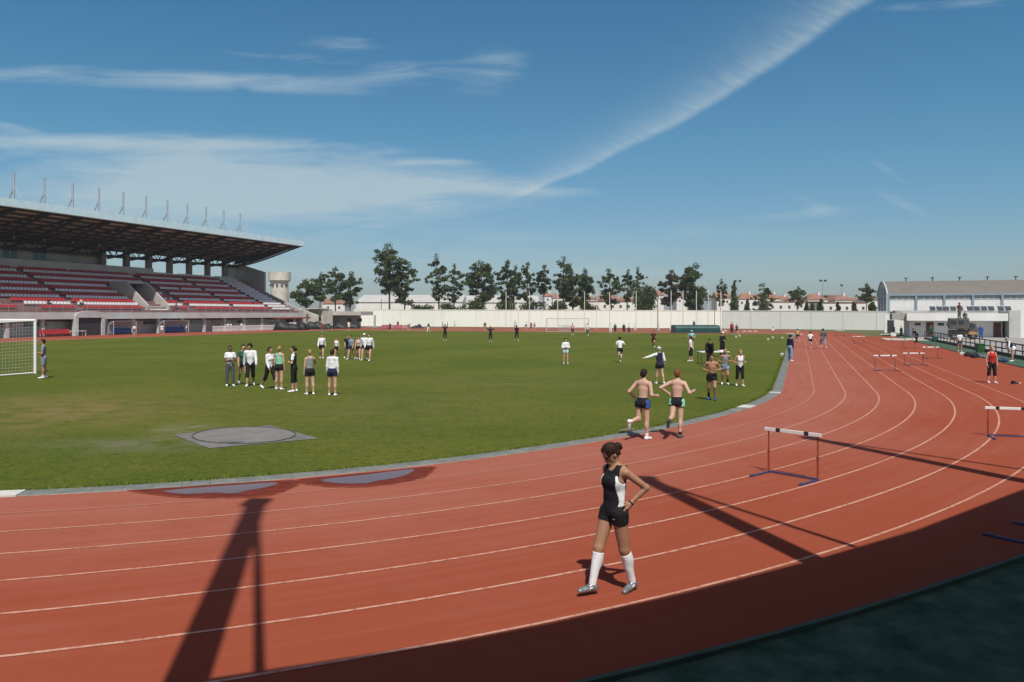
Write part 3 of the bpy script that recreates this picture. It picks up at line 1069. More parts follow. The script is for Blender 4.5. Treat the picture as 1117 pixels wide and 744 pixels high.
def bench(a0, n, m_, label, cat='seats', shelter=False, grp=None):
    o = AB(a0, BF + .9)
    e = empty('players_bench', o, -PHI + math.pi / 2, label, cat, grp)
    for k in range(n):
        s = MB()
        s.box((k * .6, 0, .42), (.5, .45, .06)); s.box((k * .6, .22, .72), (.5, .06, .6))
        s.box((k * .6, 0, .2), (.06, .3, .4))
        s.build('seat', m_, e)
    f = MB(); f.box((n * .3 - .3, .12, .1), (n * .6, .5, .06)); f.build('base', m_dark, e)
    if shelter:
        f = MB()
        pts = [Vector((-.6, .75, .1)), Vector((-.6, .62, 1.3)), Vector((-.6, .25, 1.85)), Vector((-.6, -.45, 2.05)), Vector((-.6, -.45, 2.1)), Vector((-.6, .28, 1.92)), Vector((-.6, .68, 1.35)), Vector((-.6, .81, .1))]
        f.prism(pts, (n * .6 + .6, 0, 0))
        f.build('canopy', mat('shelter_panel', (0.30, 0.36, 0.40), 0.3, 0.1, 1), e)
        f = MB()
        for xx in (-.6, n * .6):
            f.tube((xx, -.4, 0), (xx, -.4, 2.05), .03, n=6); f.tube((xx, .75, 0), (xx, .6, 1.4), .03, n=6); f.tube((xx, .6, 1.4), (xx, -.4, 2.05), .03, n=6)
        f.tube((-.6, -.4, 2.05), (n * .6, -.4, 2.05), .03, n=6)
        f.build('frame', m_white, e)
    return e


bench(64, 11, m_blue, 'row of blue plastic seats behind the near goal', 'bench')
bench(76.6, 8, m_red, 'row of red plastic seats between the goal and the tunnel', 'bench')
bench(88.6, 6, m_blue, 'sheltered bench with blue seats just right of the dark tunnel', 'bench', True)
bench(98.4, 8, m_blue, 'longer sheltered bench with blue seats farther right of the tunnel', 'bench', True)
e = empty('white_table', AB(82.0, BF + 1.2), -PHI, 'low white table standing left of the tunnel', 'table')
m = MB(); m.box((0, 0, .72), (.8, 2.2, .06)); m.build('table_top', m_white, e)
for sx in (-.3, .3):
    for sy in (-1, 1):
        m = MB(); m.box((sx, sy, .345), (.06, .06, .69)); m.build('leg', m_white, e)
# white barrier of pickets in front of the stand, right half
e = empty('white_barrier', AS(112, BF + 1.6), -PHI, 'long low white picket barrier along the foot of the grandstand', 'barrier')
m = MB()
for hh in (.35, .95):
    m.box((0, 10.5, hh), (.05, 21, .1))
m.build('rail', m_white, e)
m = MB()
for k in range(84):
    m.box((0.05, .25 * k, .5), (.04, .09, 1.0))
m.build('pickets', m_white, e)
e = empty('white_box', AS(134.5, BF + 1.8), -PHI, 'white upright board at the right end of the picket barrier', 'board')
m = MB(); m.box((0, 0, .75), (.4, 1.8, 1.3)); m.build('panel', m_white, e, bevel=.03)
m = MB(); m.box((0, .6, .05), (.5, .1, .1)); m.box((0, -.6, .05), (.5, .1, .1)); m.build('foot', m_dark, e)


def tarp(x0, x1, yb, yt, label, color, seed):
    """lumpy covered stack"""
    r_ = random.Random(seed)
    p = gp(x0, yb); q = wp(x1, yb, p.y)
    L = q.x - p.x; hh = (yb - yt) / F * p.y
    n, k = 22, 9
    vv = []
    ph = [r_.uniform(0, 6) for _ in range(4)]
    for j in range(k):
        t = j / (k - 1)
        for i in range(n):
            s = i / (n - 1)
            env = min(1, 6 * s, 6 * (1 - s)) ** .5 * (0.82 + .18 * math.sin(7 * s + ph[0]) + .1 * math.sin(17 * s + ph[1]))
            z = hh * env * min(1, math.sin(t * math.pi) * 1.35) * (.95 + .05 * math.sin(9 * t + 23 * s + ph[2]))
            vv.append((s * L + .05 * math.sin(20 * t), (t - .5) * 2.6, max(0, z)))
    ff = [(j * n + i, j * n + i + 1, (j + 1) * n + i + 1, (j + 1) * n + i) for j in range(k - 1) for i in range(n - 1)]
    m = MB(); m.add(vv, ff, 0, True)
    o = m.build('covered_stack', mat(label[:14], color, 0.55, 0.25, 1.5, 0.4, 3))
    o.location = (p.x, p.y + 1.4, 0)
    md = o.modifiers.new('thickness', 'SOLIDIFY'); md.thickness = .04
    return tag(o, label, 'tarpaulin')


tarp(297, 333, 360.2, 350.0, 'black tarpaulin over a long stack at the end of the grandstand', (0.012, 0.013, 0.015), 1)
tarp(331, 361, 359.3, 350.2, 'dark green tarpaulin stack beside the black one near the pavilion', (0.012, 0.022, 0.018), 2)
tarp(362, 391, 358.6, 351.0, 'black netting heap in front of the grey pavilion', (0.016, 0.018, 0.019), 3)

# pavilion between grandstand and wall
pc = gp(372, 357.0)
e = empty('pavilion', pc, -PHI + .15, 'low grey concrete pavilion with a flat canopy beside the grandstand', 'pavilion')
s = pc.y / F
m = MB(); m.box((-2.5, 3.5, 1.4), (46 * s, 5, 2.8)); m.build('wall', mat('pavilion_wall', (0.30, 0.27, 0.23), 0.9, 0.12, .6), e)
m = MB(); m.box((1.5, 1.6, 3.25), (40 * s, 7.5, .9)); m.build('canopy', mat('pavilion_canopy', (0.42, 0.40, 0.36), 0.9, 0.1, .6), e)
for xx in (-3, 1.6, 4.2):
    m = MB(); m.box((xx, .98, 1.7), (1.1, .08, .8)); m.build('window', m_glass, e)
for xx in (-6.2, 8.8):
    m = MB(); m.box((xx, -1.2, 1.4), (.35, .35, 2.8)); m.build('column', m_gwall2, e)
pw = wp(344, 357, 176); pw.z = 0
e = empty('side_wall', pw, -PHI, 'pale rendered wall block joining the grandstand and the pavilion', 'wall')
m = MB(); m.box((0, 2, 2.1), (16 * 176 / F + .6, 4, 4.2)); m.box((0, -.02, 4.3), (16 * 176 / F + .9, 4.3, .2))
m.build('block', mat('ramp_render', (0.5, 0.48, .42)), e)
m = MB(); m.box((1.2, -.03, 1.9), (.8, .1, .7)); m.build('window', m_glass, e)
m = MB()
for k in range(6):
    m.tube((-1.6 + .64 * k, -.1, 4.4), (-1.6 + .64 * k, -.1, 5.2), .03, n=5)
m.tube((-1.6, -.1, 5.2), (1.6, -.1, 5.2), .03, n=5)
m.build('railing', m_steel, e)
# ------------------------------------------------------------------ perimeter wall
def wallm(name, base, dirt):
    m = mat(name, base, 0.9, 0)
    nt, bs = nodes_of(m)
    B = NB(nt)
    ob = B.n('ShaderNodeTexCoord').outputs['Object']
    mp_ = B.n('ShaderNodeMapping'); mp_.inputs['Scale'].default_value = (1.3, 1.3, 0.12)
    nt.links.new(ob, mp_.inputs[0])
    st = B.noise(mp_.outputs[0], 0.7, 6, 0.65)
    bg_ = B.noise(ob, 0.07, 4, 0.6)
    c = B.mix(B.m('MULTIPLY', B.ramp(st, 0.5, 0.75), 0.45), base, dirt)
    c = B.mix(B.m('MULTIPLY', B.ramp(bg_, 0.45, 0.7), 0.3), c, tuple(v * .8 for v in base))
    nt.links.new(c, bs.inputs['Base Color'])
    return m


WL = wp(386, 355.9, 200); WL.z = 0
WM = wp(788, 358.6, 166); WM.z = 0
WR = wp(968, 360.6, 149); WR.z = 0


def wall(name, p, q, h0, h1, m, label, mp):
    d = (q - p).normalized(); n = Vector((d.y, -d.x, 0))
    e = empty(name, p, 0, label, 'wall')
    mb = MB(); U = Vector((0, 0, 1)); L = (q - p)
    mb.hexa([Vector(), L, L - n * .3, -n * .3], [U * h0, L + U * h1, L - n * .3 + U * h1, -n * .3 + U * h0])
    mb.build('wall_face', m, e)
    mb = MB()
    mb.hexa([U * h0 + n * .06, L + U * h1 + n * .06, L - n * .36 + U * h1, -n * .36 + U * h0],
            [U * (h0 + .12) + n * .06, L + U * (h1 + .12) + n * .06, L - n * .36 + U * (h1 + .12), -n * .36 + U * (h0 + .12)])
    mb.build('coping', m, e)
    k = 0.0; ln = L.length
    mb = MB()
    while k < ln:
        c = d * k + n * .012; hh = h0 + (h1 - h0) * k / ln
        mb.box((c.x, c.y, hh / 2), (.07, .05, hh), math.atan2(d.y, d.x)); k += 6.0
    mb.build('joint_strips', mp, e)
    return e


m_wcream = wallm('cream_wall', (0.88, 0.89, 0.79), (0.60, 0.61, 0.53))
m_wgrey = wallm('grey_wall', (0.70, 0.72, 0.67), (0.54, 0.56, 0.52))
wall('perimeter_wall', WL, WM, 4.15, 3.75, m_wcream, 'long cream boundary wall at the far end of the field, below the trees', mat('joint_cream', (0.76, 0.77, 0.68), .9))
wall('perimeter_wall', WM + Vector((.02, 0, 0)), WR, 3.75, 3.55, m_wgrey, 'greyer boundary wall running on to the right, below the white houses', mat('joint_grey', (0.40, 0.41, 0.39), .9))

# ------------------------------------------------------------------ poles
def pole(x, yb, yt, label, m_, r=.06, name='net_pole', Y=None, arm=True, grp=None, cat='pole'):
    p = gp(x, yb) if Y is None else wp(x, yb, Y)
    p.z = 0
    hh = H + (YH - yt) / F * p.y
    e = empty(name, p, 0, label, cat, grp)
    mb = MB(); mb.tube((0, 0, 0), (0, 0, hh), r, r * .8, 8); mb.build('post', m_, e)
    mb = MB(); mb.box((0, 0, .04), (r * 5, r * 5, .08)); mb.build('base_plate', m_steel, e)
    return e, hh


ORD = ['first', 'second', 'third', 'fourth', 'fifth', 'sixth', 'seventh', 'eighth', 'ninth', 'tenth', 'eleventh', 'twelfth', 'thirteenth', 'fourteenth']
m_pole = mat('white_pole', (0.66, 0.67, 0.64), 0.5, 0.06, 2)
m_rust = mat('rusty_pole', (0.20, 0.12, 0.085), 0.8, 0.2, 4)
for k, (x, yb, yt) in enumerate([(552, 357.2, 318), (565.6, 357.2, 330), (577.5, 357.3, 317.5), (608.3, 358, 316.5), (637.6, 358, 318), (651, 358.5, 318.5), (665, 358.5, 319),
                                 (694, 359.5, 317), (732, 360, 317), (745, 360, 317), (759.6, 360, 317), (772.6, 360.2, 316), (786.4, 360.4, 318)]):
    pole(x, yb, yt, 'slim white net pole before the far wall, %s from the left' % ORD[k], m_pole, .085 if k % 3 else .10, grp='white net poles along the far wall')
pole(717.5, 360, 318, 'rust brown pole among the white net poles before the wall', m_rust, .09)
pole(779.5, 360.2, 322, 'short brown pole between the two rightmost white net poles', m_rust, .07)
pole(416, 355.4, 326, 'dark thin pole left of the pink mats, against the wall', m_dark, .08)
pole(449, 355.4, 326, 'dark thin pole right of the pink mats, against the wall', m_dark, .08)
pole(755, 357.5, 335, 'dark pole standing up behind the green landing mat, left one', m_dark, .08, 'upright')
pole(760.8, 357.5, 335.5, 'dark pole standing up behind the green landing mat, right one', m_dark, .08, 'upright')
for k, x in enumerate((523 / 4.65 + 580, 638.8, 720.5 / 1.0 - 2.0, 731.5)):
    pole(x, 360.4, 352, ['stubby white post near the far goal, by the red track', 'stubby white post below the second group of net poles', 'stubby white post left of the green mat', 'stubby white post touching the left end of the green mat'][k], m_pole, .1, 'marker_post')


def floodlight(x, yt, Y, heads, label):
    p = wp(x, 350, Y); p.z = 0
    hh = H + (YH - yt) / F * Y
    e = empty('floodlight', p, 0, label, 'floodlight')
    mb = MB(); mb.tube((0, 0, 0), (0, 0, hh), .16, .09, 8); mb.build('pole', m_steel, e)
    if heads > 1:
        mb = MB(); mb.tube((-.9, 0, hh), (.9, 0, hh), .05, n=6); mb.build('crossbar', m_steel, e)
    for k in range(heads):
        xx = (k - (heads - 1) / 2) * 1.4
        mb = MB(); mb.box((xx, -.1, hh + .25), (.8, .35, .55)); mb.build('lamp_head', m_dark, e, bevel=.05)
    return e


floodlight(804.5, 307.5, 235, 2, 'twin headed floodlight on a slim pole behind the dark cypress')
floodlight(897.6, 307, 240, 2, 'twin headed floodlight on a slim pole above the white houses')
floodlight(918, 312, 260, 1, 'single headed floodlight to the right of the twin one')

# ------------------------------------------------------------------ water tower
p = wp(305, 350, 255); p.z = 0
e = empty('water_tower', p, 0, 'round cream water tower with a wider drum behind the grandstand', 'water tower')
m_wt = mat('water_tower', (0.52, 0.49, 0.41), 0.9, 0.14, .5)
s = 255 / F
mb = MB(); mb.tube((0, 0, 0), (0, 0, H + 36 * s), 9.8 * s, 9.2 * s, 24); mb.build('shaft', m_wt, e)
mb = MB(); mb.tube((0, 0, H + 36 * s), (0, 0, H + 45 * s), 11.9 * s, 11.9 * s, 24); mb.tube((0, 0, H + 33.5 * s), (0, 0, H + 36 * s), 9.3 * s, 11.9 * s, 24, cap=False); mb.build('drum', m_wt, e)
mb = MB()
for k in range(5):
    t = -2.6 + .52 * k
    mb.box((math.cos(t) * 9.45 * s, math.sin(t) * 9.45 * s, H + 30.5 * s), (.5, .5, .7), t)
mb.build('vent_holes', m_dark, e)

# ------------------------------------------------------------------ trees
m_bark = mat('pine_bark', (0.10, 0.075, 0.055), 0.95, 0.25, 4, 0.4, 12)
m_leaf = [mat('pine_needles_a', (0.060, 0.090, 0.032), 0.8, 0.25, .8, spec=.15), mat('pine_needles_b', (0.105, 0.140, 0.050), 0.8, 0.25, .8, spec=.15),
          mat('pine_needles_c', (0.165, 0.190, 0.075), 0.8, 0.25, .8, spec=.15)]
m_dry = [mat('dry_needles_a', (0.085, 0.062, 0.040), 0.85, 0.25, .8, spec=.15), mat('dry_needles_b', (0.135, 0.10, 0.062), 0.85, 0.25, .8, spec=.15), mat('pine_needles_b', (0, 0, 0))]
m_bush = [mat('bush_a', (0.045, 0.068, 0.022), 0.8, 0.25, 1, spec=.15), mat('bush_b', (0.080, 0.110, 0.036), 0.8, 0.25, 1, spec=.15), mat('bush_c', (0.125, 0.15, 0.055), 0.8, 0.25, 1, spec=.15)]


for m_ in m_leaf + m_dry[:2] + m_bush:                                  # thin leaves let light through
    nt, bs = nodes_of(m_)
    tr_ = nt.nodes.new('ShaderNodeBsdfTranslucent'); mx = nt.nodes.new('ShaderNodeMixShader'); mx.inputs[0].default_value = .45
    src = bs.inputs['Base Color'].links[0].from_socket
    nt.links.new(src, tr_.inputs['Color']); nt.links.new(bs.outputs[0], mx.inputs[1]); nt.links.new(tr_.outputs[0], mx.inputs[2])
    nt.links.new(mx.outputs[0], nt.nodes['Material Output'].inputs['Surface'])


def leaves(mb, c, rad, n, size, r_, up=0.5):
    for _ in range(n):
        while True:
            v = Vector((r_.uniform(-1, 1), r_.uniform(-1, 1), r_.uniform(-1, 1)))
            if v.length <= 1: break
        v = v * (0.55 + .45 * v.length)
        p = c + Vector((v.x * rad[0], v.y * rad[1], v.z * rad[2]))
        d = Vector((r_.gauss(0, 1), r_.gauss(0, 1), r_.gauss(0, .8) + up)).normalized()
        w = d.cross(Vector((r_.gauss(0, 1), r_.gauss(0, 1), r_.gauss(0, 1))))
        if w.length < .05: continue
        w = w.normalized() * size * r_.uniform(.3, .6)
        d = d * size * r_.uniform(.7, 1.3)
        k = r_.random()
        mi = 0 if k < .38 else (1 if k < .8 else 2)
        mb.add([p - w - d * .5, p + w - d * .5, p + w * .55 + d * .5, p - w * .55 + d * .5], [(0, 1, 2, 3)], mi)


def pine(x, ytop, xl, xr, Y, label, seed, dens=1.0, low=0.42, mats=None, name='pine_tree', lean=0.0, clump=1.0, nl=15, flat=.72):
    r_ = random.Random(seed)
    s = Y / F
    p = wp(x, 350, Y); p.z = 0
    hh = H + (YH - ytop) * s
    e = empty(name, p, 0, label, 'tree')
    tr = MB()
    pts = []
    nseg = 7
    cxo = ((xl + xr) / 2 - x) * s
    r0 = .012 * hh + .06
    for k in range(nseg + 1):
        t = k / nseg
        pts.append(Vector((cxo * t * t * .9 + lean * t * hh * .1 + r_.gauss(0, .10) * t, r_.gauss(0, .12) * t, hh * .95 * t)))
    for k in range(nseg):
        tr.tube(pts[k], pts[k + 1], r0 * (1 - .8 * k / nseg), r0 * (1 - .8 * (k + 1) / nseg), 7, cap=False)
    cr = MB()
    half_w = (xr - xl) / 2 * s
    z0 = hh * low

    def on(t):
        f_ = t * nseg; k = min(nseg - 1, int(f_)); return pts[k].lerp(pts[k + 1], f_ - k)
    for k in range(nl):
        t = low + (0.97 - low) * ((k + r_.random()) / nl)
        base = on(min(.99, t * .93))
        tt = (t - low) / (1 - low)
        prof_ = min(1.0, ((tt + .22) / .62)) ** .8 if tt < .62 else 1.0 - .62 * ((tt - .62) / .38) ** 1.6
        ln = half_w * prof_ * r_.uniform(.4, 1.08)
        an = r_.uniform(0, 2 * math.pi)
        tip = base + Vector((math.cos(an) * ln, math.sin(an) * ln * .9, r_.uniform(.0, .22) * ln + hh * .02))
        midp = base.lerp(tip, .5) + Vector((0, 0, -.06 * ln))
        rb_ = r0 * (1 - t) * .55 + .03
        tr.tube(base, midp, rb_, rb_ * .7, 5, cap=False); tr.tube(midp, tip, rb_ * .7, rb_ * .35, 5, cap=False)
        cs = half_w * r_.uniform(.17, .33) * clump
        for (q_, sc) in ((tip, 1.0), (base.lerp(tip, .62) + Vector((r_.gauss(0, .5), r_.gauss(0, .5), r_.uniform(-.1, .6))), .9), (tip + Vector((r_.gauss(0, .8) * cs, r_.gauss(0, .8) * cs, r_.gauss(0, .6) * cs)), .7)):
            leaves(cr, q_, (cs * sc, cs * sc, cs * sc * flat), int(36 * dens * sc), .26 + .045 * half_w, r_)
    top = pts[-1]
    leaves(cr, top + Vector((0, 0, 0)), (half_w * .28, half_w * .28, hh * .05 + .2), int(60 * dens), .34, r_)
    tr.build('trunk', m_bark, e)
    cr.build('crown', mats or m_leaf, e)
    return e


TR_ = [
    (334, 304, 319, 349, 215, 'leftmost pine of the grove beside the water tower, bushy and low', 1.0, .45, 0),
    (349, 297, 338, 362, 222, 'tall thin pine in the middle of the grove by the water tower', .8, .5, 0),
    (366, 291, 354, 378, 214, 'tallest pine of the grove between water tower and field', .9, .45, 0),
    (382, 296, 371, 395, 216, 'pine at the right edge of the grove by the water tower', 1.0, .42, 0),
    (425, 264, 404, 443, 212, 'tallest pine of all, with a big clumped crown above the wall', 1.35, .42, 0),
    (441, 286, 434, 461, 214, 'pine leaning right, touching the tallest one', 1.0, .35, 0),
    (479, 277, 463, 488, 213, 'narrow pine with a spiky top beside a gap in the row', .9, .38, 0),
    (495, 288, 484, 507, 219, 'thin airy pine with two bare trunks after the spiky one', .7, .4, 0),
    (527, 284, 505, 541, 212, 'broad dark pine over the hedge at the middle of the wall', 1.35, .38, 0),
    (553, 283, 543, 564, 215, 'dense upright pine right of the broad dark one', 1.15, .4, 0),
    (560, 289, 553, 574, 221, 'pine with a curved trunk squeezed between two dense ones', .8, .42, 0),
    (575, 286, 566, 585, 216, 'rounded pine above the right end of the hedge', 1.0, .4, 0),
    (593, 288, 585, 603, 216, 'small umbrella pine standing alone on a straight trunk', .9, .55, 0),
    (614, 279, 603, 629, 215, 'tall sparse pine with open layered branches', .75, .42, 0),
    (625, 295, 610, 634, 211, 'dark low pine beneath the tall sparse one', 1.3, .36, 0),
    (637, 293, 626, 649, 213, 'wide dense pine to the right of the tall sparse one', 1.3, .38, 0),
    (667, 293, 651, 677, 217, 'airy pine left of the gap over the red roofed houses', .85, .42, 0),
    (684, 293, 677, 694, 219, 'thin pine with a forked top over the red roofed houses', .75, .45, 0),
    (695, 291, 688, 703, 225, 'bare leggy pine leaning right, next to the forked one', .5, .55, 0),
    (731, 294, 721, 746, 214, 'browning pine with dry needles', 1.15, .38, 1),
    (752, 287, 745, 776, 213, 'large dense pine right of the browning one', 1.5, .34, 0),
    (786, 304, 780, 794, 224, 'sickly thin pine with a ragged top right of the large dense one', .5, .45, 0),
    (832, 309, 822, 843, 232, 'young sparse conifer before the white houses', .6, .22, 0),
    (870, 313, 861, 881, 238, 'flat topped small pine over the white houses', .75, .55, 0),
    (945, 309, 936, 954, 225, 'flat layered pine next to the sports hall', .7, .6, 0),
]
for k, (x, yt, xl, xr, Y, lb, dn, lo, dry) in enumerate(TR_):
    pine(x, yt, xl, xr, Y, lb, 100 + k, dn, lo, m_dry if dry else None, nl=int(19 + 11 * dn))


def bush(x, yt, xl, xr, Y, label, seed, name='bush', mats=None, dens=1.0, yb=None, stem=True):
    r_ = random.Random(seed)
    s = Y / F
    p = wp(x, 350, Y); p.z = 0
    hh = H + (YH - yt) * s
    w = (xr - xl) / 2 * s
    e = empty(name, p, 0, label, 'tree' if name != 'bush' else 'bush')
    cr = MB()
    n = int(14 * dens)
    for k in range(n):
        a = r_.uniform(0, 2 * math.pi); rr = r_.uniform(0, .75) * w; z = hh * (.25 + .62 * (k + .5) / n)
        f_ = math.sqrt(max(.05, 1 - (max(0, z / hh - .3) / .75) ** 2))
        leaves(cr, Vector((math.cos(a) * rr * f_, math.sin(a) * rr * .8 * f_, z)), (w * .42, w * .42, hh * .16), int(130 * dens), .36, r_)
    cr.build('crown', mats or m_bush, e)
    tr = MB(); tr.tube((0, 0, 0), (0, 0, hh * .6), .12, .05, 6)
    for k in range(4):
        a = r_.uniform(0, 6.28); tr.tube((0, 0, hh * .15), (math.cos(a) * w * .5, math.sin(a) * w * .5, hh * .55), .05, .03, 5)
    tr.build('trunk', m_bark, e)
    return e


for k, (x, yt, xl, xr, lb) in enumerate([(462, 331, 446, 482, 'low bush at the left end of the hedge row'), (492, 330, 474, 512, 'low bush under the airy two trunked pine'),
                                         (522, 326.5, 502, 544, 'rounded bush under the broad dark pine'), (552, 326, 534, 572, 'tall bush in the middle of the hedge row'),
                                         (580, 327, 562, 600, 'bush under the rounded pine'), (607, 327, 592, 622, 'bright bush at the right end of the hedge row'),
                                         (640, 330, 622, 656, 'low bush below the wide dense pine')]):
    bush(x, yt, xl, xr, 206, lb, 300 + k)
bush(704, 310, 690, 722, 212, 'dark round evergreen filling the gap before the browning pine', 320, 'evergreen_tree', m_leaf, 1.6)
bush(760, 312, 746, 778, 220, 'dark undergrowth tree beneath the large dense pine', 321, 'evergreen_tree', m_leaf, 1.4)


def cypress(x, yt, w, Y, label, seed, mats=None):
    r_ = random.Random(seed)
    s = Y / F; p = wp(x, 350, Y); p.z = 0
    hh = H + (YH - yt) * s; w = w * s
    e = empty('cypress_tree', p, 0, label, 'tree')
    cr = MB()
    for k in range(26):
        t = k / 25
        leaves(cr, Vector((r_.gauss(0, .12) * w, r_.gauss(0, .12) * w, hh * (.06 + .92 * t))), (w * (1 - t) ** .8 + .15, w * (1 - t) ** .8 + .15, hh * .05), 70, .36, r_, 1.2)
    cr.build('crown', mats or m_leaf, e)
    tr = MB(); tr.tube((0, 0, 0), (0, 0, hh * .9), .16, .03, 6); tr.build('trunk', m_bark, e)


cypress(800.5, 307, 6.5, 222, 'dark pointed cypress at the end of the tree row', 401)
cypress(832, 322, 8, 229, 'low grey green conifer at the foot of the young sparse one', 402)
cypress(815, 327, 5, 219, 'little shrub conifer between cypress and young conifer', 403, m_bush)
for k, (x, yt, w, lb) in enumerate([(880, 330, 4, 'small conifer above the grey wall, first of five'), (886, 331, 3, 'small thin conifer above the grey wall, second of five'),
                                    (895, 327, 6, 'largest of the five small conifers above the grey wall'), (914, 330, 4.5, 'fourth small conifer above the grey wall, under the single floodlight'),
                                    (932, 330.5, 4.5, 'last small conifer above the grey wall, toward the sports hall')]):
    cypress(x, yt, w, 190, lb, 410 + k, m_bush)
bush(951, 328, 946, 956, 178, 'dark square bush beside the sports hall gable', 330, 'bush', m_leaf, .8)

# ------------------------------------------------------------------ the town beyond
m_hwhite = mat('house_white', (0.68, 0.67, 0.63), 0.85, 0.06, .4)
m_hcream = mat('house_cream', (0.62, 0.56, 0.42), 0.85, 0.08, .4)
m_tile = mat('roof_tiles', (0.27, 0.135, 0.09), 0.9, 0.25, 1.0)
m_win = mat('window_dark', (0.06, 0.07, 0.08), 0.2, 0.0)


def house(x0, x1, ye, yr, Y, label, roof='hip', wallm_=None, nwin=3, dep=9.0, chim=True, name='house', cat='house', rz=0.0, roofm=None):
    s = Y / F
    p = wp((x0 + x1) / 2, 350, Y); p.z = 0
    w = (x1 - x0) * s
    he = H + (YH - ye) * s; hr = H + (YH - yr) * s
    e = empty(name, p, rz, label, cat)
    mb = MB(); mb.box((0, dep / 2, he / 2), (w, dep, he)); wl = mb.build('wall', wallm_ or m_hwhite, e)
    rm = roofm or m_tile
    mb = MB()
    o_ = .35
    if roof == 'hip':
        k = min(w, dep) * .35
        a = [(-w / 2 - o_, -o_, he), (w / 2 + o_, -o_, he), (w / 2 + o_, dep + o_, he), (-w / 2 - o_, dep + o_, he)]
        b_ = [(-w / 2 + k, dep / 2, hr), (w / 2 - k, dep / 2, hr)]
        mb.add(a + b_, [(3, 2, 1, 0), (0, 1, 5, 4), (2, 3, 4, 5), (1, 2, 5), (3, 0, 4)])
    elif roof == 'gable':
        mb.prism([(-w / 2 - .2, -o_, he), (-w / 2 - .2, dep + o_, he), (-w / 2 - .2, dep / 2, hr)], (w + .4, 0, 0))
    else:
        mb.box((0, dep / 2, he + (hr - he) / 2), (w + .4, dep + .4, max(.15, hr - he)))
    ro = mb.build('roof', rm, e)
    if chim and roof != 'flat':
        mb = MB(); mb.box((w * .22, dep * .42, hr), (.7, .7, 1.6)); mb.box((w * .22, dep * .42, hr + .86), (.9, .9, .12)); mb.build('chimney', m_hwhite, ro)
    for k in range(nwin):
        xx = -w / 2 + w * (k + .5) / nwin
        f_ = MB(); f_.box((xx, -.03, he - 1.6), (.95, .1, 1.1)); fo = f_.build('window', m_hcream if wallm_ is None else m_hwhite, e)
        f_ = MB(); f_.box((xx, -.06, he - 1.6), (.75, .08, .9)); f_.build('pane', m_win, fo)
    return e


m_metal = mat('pale_metal_roof', (0.50, 0.49, 0.45), 0.6, 0.07, .3)
house(352, 376, 331, 326, 300, 'small white house glimpsed between the grove trunks', 'gable', nwin=2)
house(388, 504, 329.5, 320.5, 290, 'long white warehouse with a pale low pitched roof behind the tallest pine', 'gable', m_hwhite, 0, 34, False, 'warehouse', 'warehouse', 0, m_metal)
house(506, 588, 330, 321.5, 310, 'second pale roofed warehouse half hidden behind the middle pines', 'gable', m_hwhite, 0, 30, False, 'warehouse', 'warehouse', 0, m_metal)
house(612, 690, 329, 328, 262, 'long low white building with a flat roof behind the pines', 'flat', None, 9, 12, False, 'building', 'building')
T_ = [(592, 603, 323, 319, 360, 'small white house with an orange roof beside the umbrella pine', 'hip', 1), (603, 617, 325, 320.5, 345, 'orange roofed house just right of the small umbrella pine', 'gable', 2),
      (632, 650, 326, 321.5, 350, 'red roofed house seen between two dark pines', 'hip', 2), (652, 674, 327, 322, 340, 'wide red roofed house under the airy pine', 'gable', 3),
      (676, 694, 327.5, 322.5, 330, 'red roofed house under the forked pine', 'hip', 2), (712, 724, 322, 317, 370, 'tall white house behind the dark evergreen', 'gable', 2),
      (738, 752, 324, 319, 340, 'pale house peeking out under the browning pine', 'hip', 2), (782, 797, 325, 318.5, 330, 'orange roofed house left of the cypress', 'gable', 2),
      (806, 826, 326, 319.5, 320, 'red roofed house right of the cypress', 'hip', 3), (824, 838, 326, 321, 345, 'orange roofed house behind the young conifer', 'gable', 2),
      (836, 852, 325.5, 319.5, 340, 'yellowish house with a red hip roof left of the flat topped pine', 'hip', 2), (852, 862, 327, 322.5, 350, 'tiny orange roofed house left of the flat topped pine', 'gable', 1),
      (881, 903, 326.5, 320.5, 310, 'big red roofed house right of the flat topped pine', 'hip', 3), (903, 912, 325, 322, 335, 'plain white house between two red roofed ones', 'flat', 1),
      (911, 930, 327, 321.5, 315, 'red roofed house beneath the single floodlight', 'hip', 3), (929, 946, 328, 324.5, 330, 'low white house with a shallow roof near the sports hall', 'gable', 2),
      (946, 958, 327, 319.5, 300, 'orange roofed house against the sports hall gable', 'hip', 1), (862, 882, 331, 327, 300, 'white house in the middle under the flat topped pine', 'gable', 2)]
for (x0, x1, ye, yr, Y, lb, rf, nw) in T_:
    house(x0, x1, ye, yr, Y, lb, rf, m_hcream if 'yellowish' in lb else None, nw)
house(838, 893, 329.5, 328.6, 255, 'long plain white block behind the left end of the grey wall', 'flat', None, 6, 8, False, 'building', 'building')
house(893, 946, 330.5, 329.2, 245, 'second long white block running up to the square bush', 'flat', None, 6, 8, False, 'building', 'building')

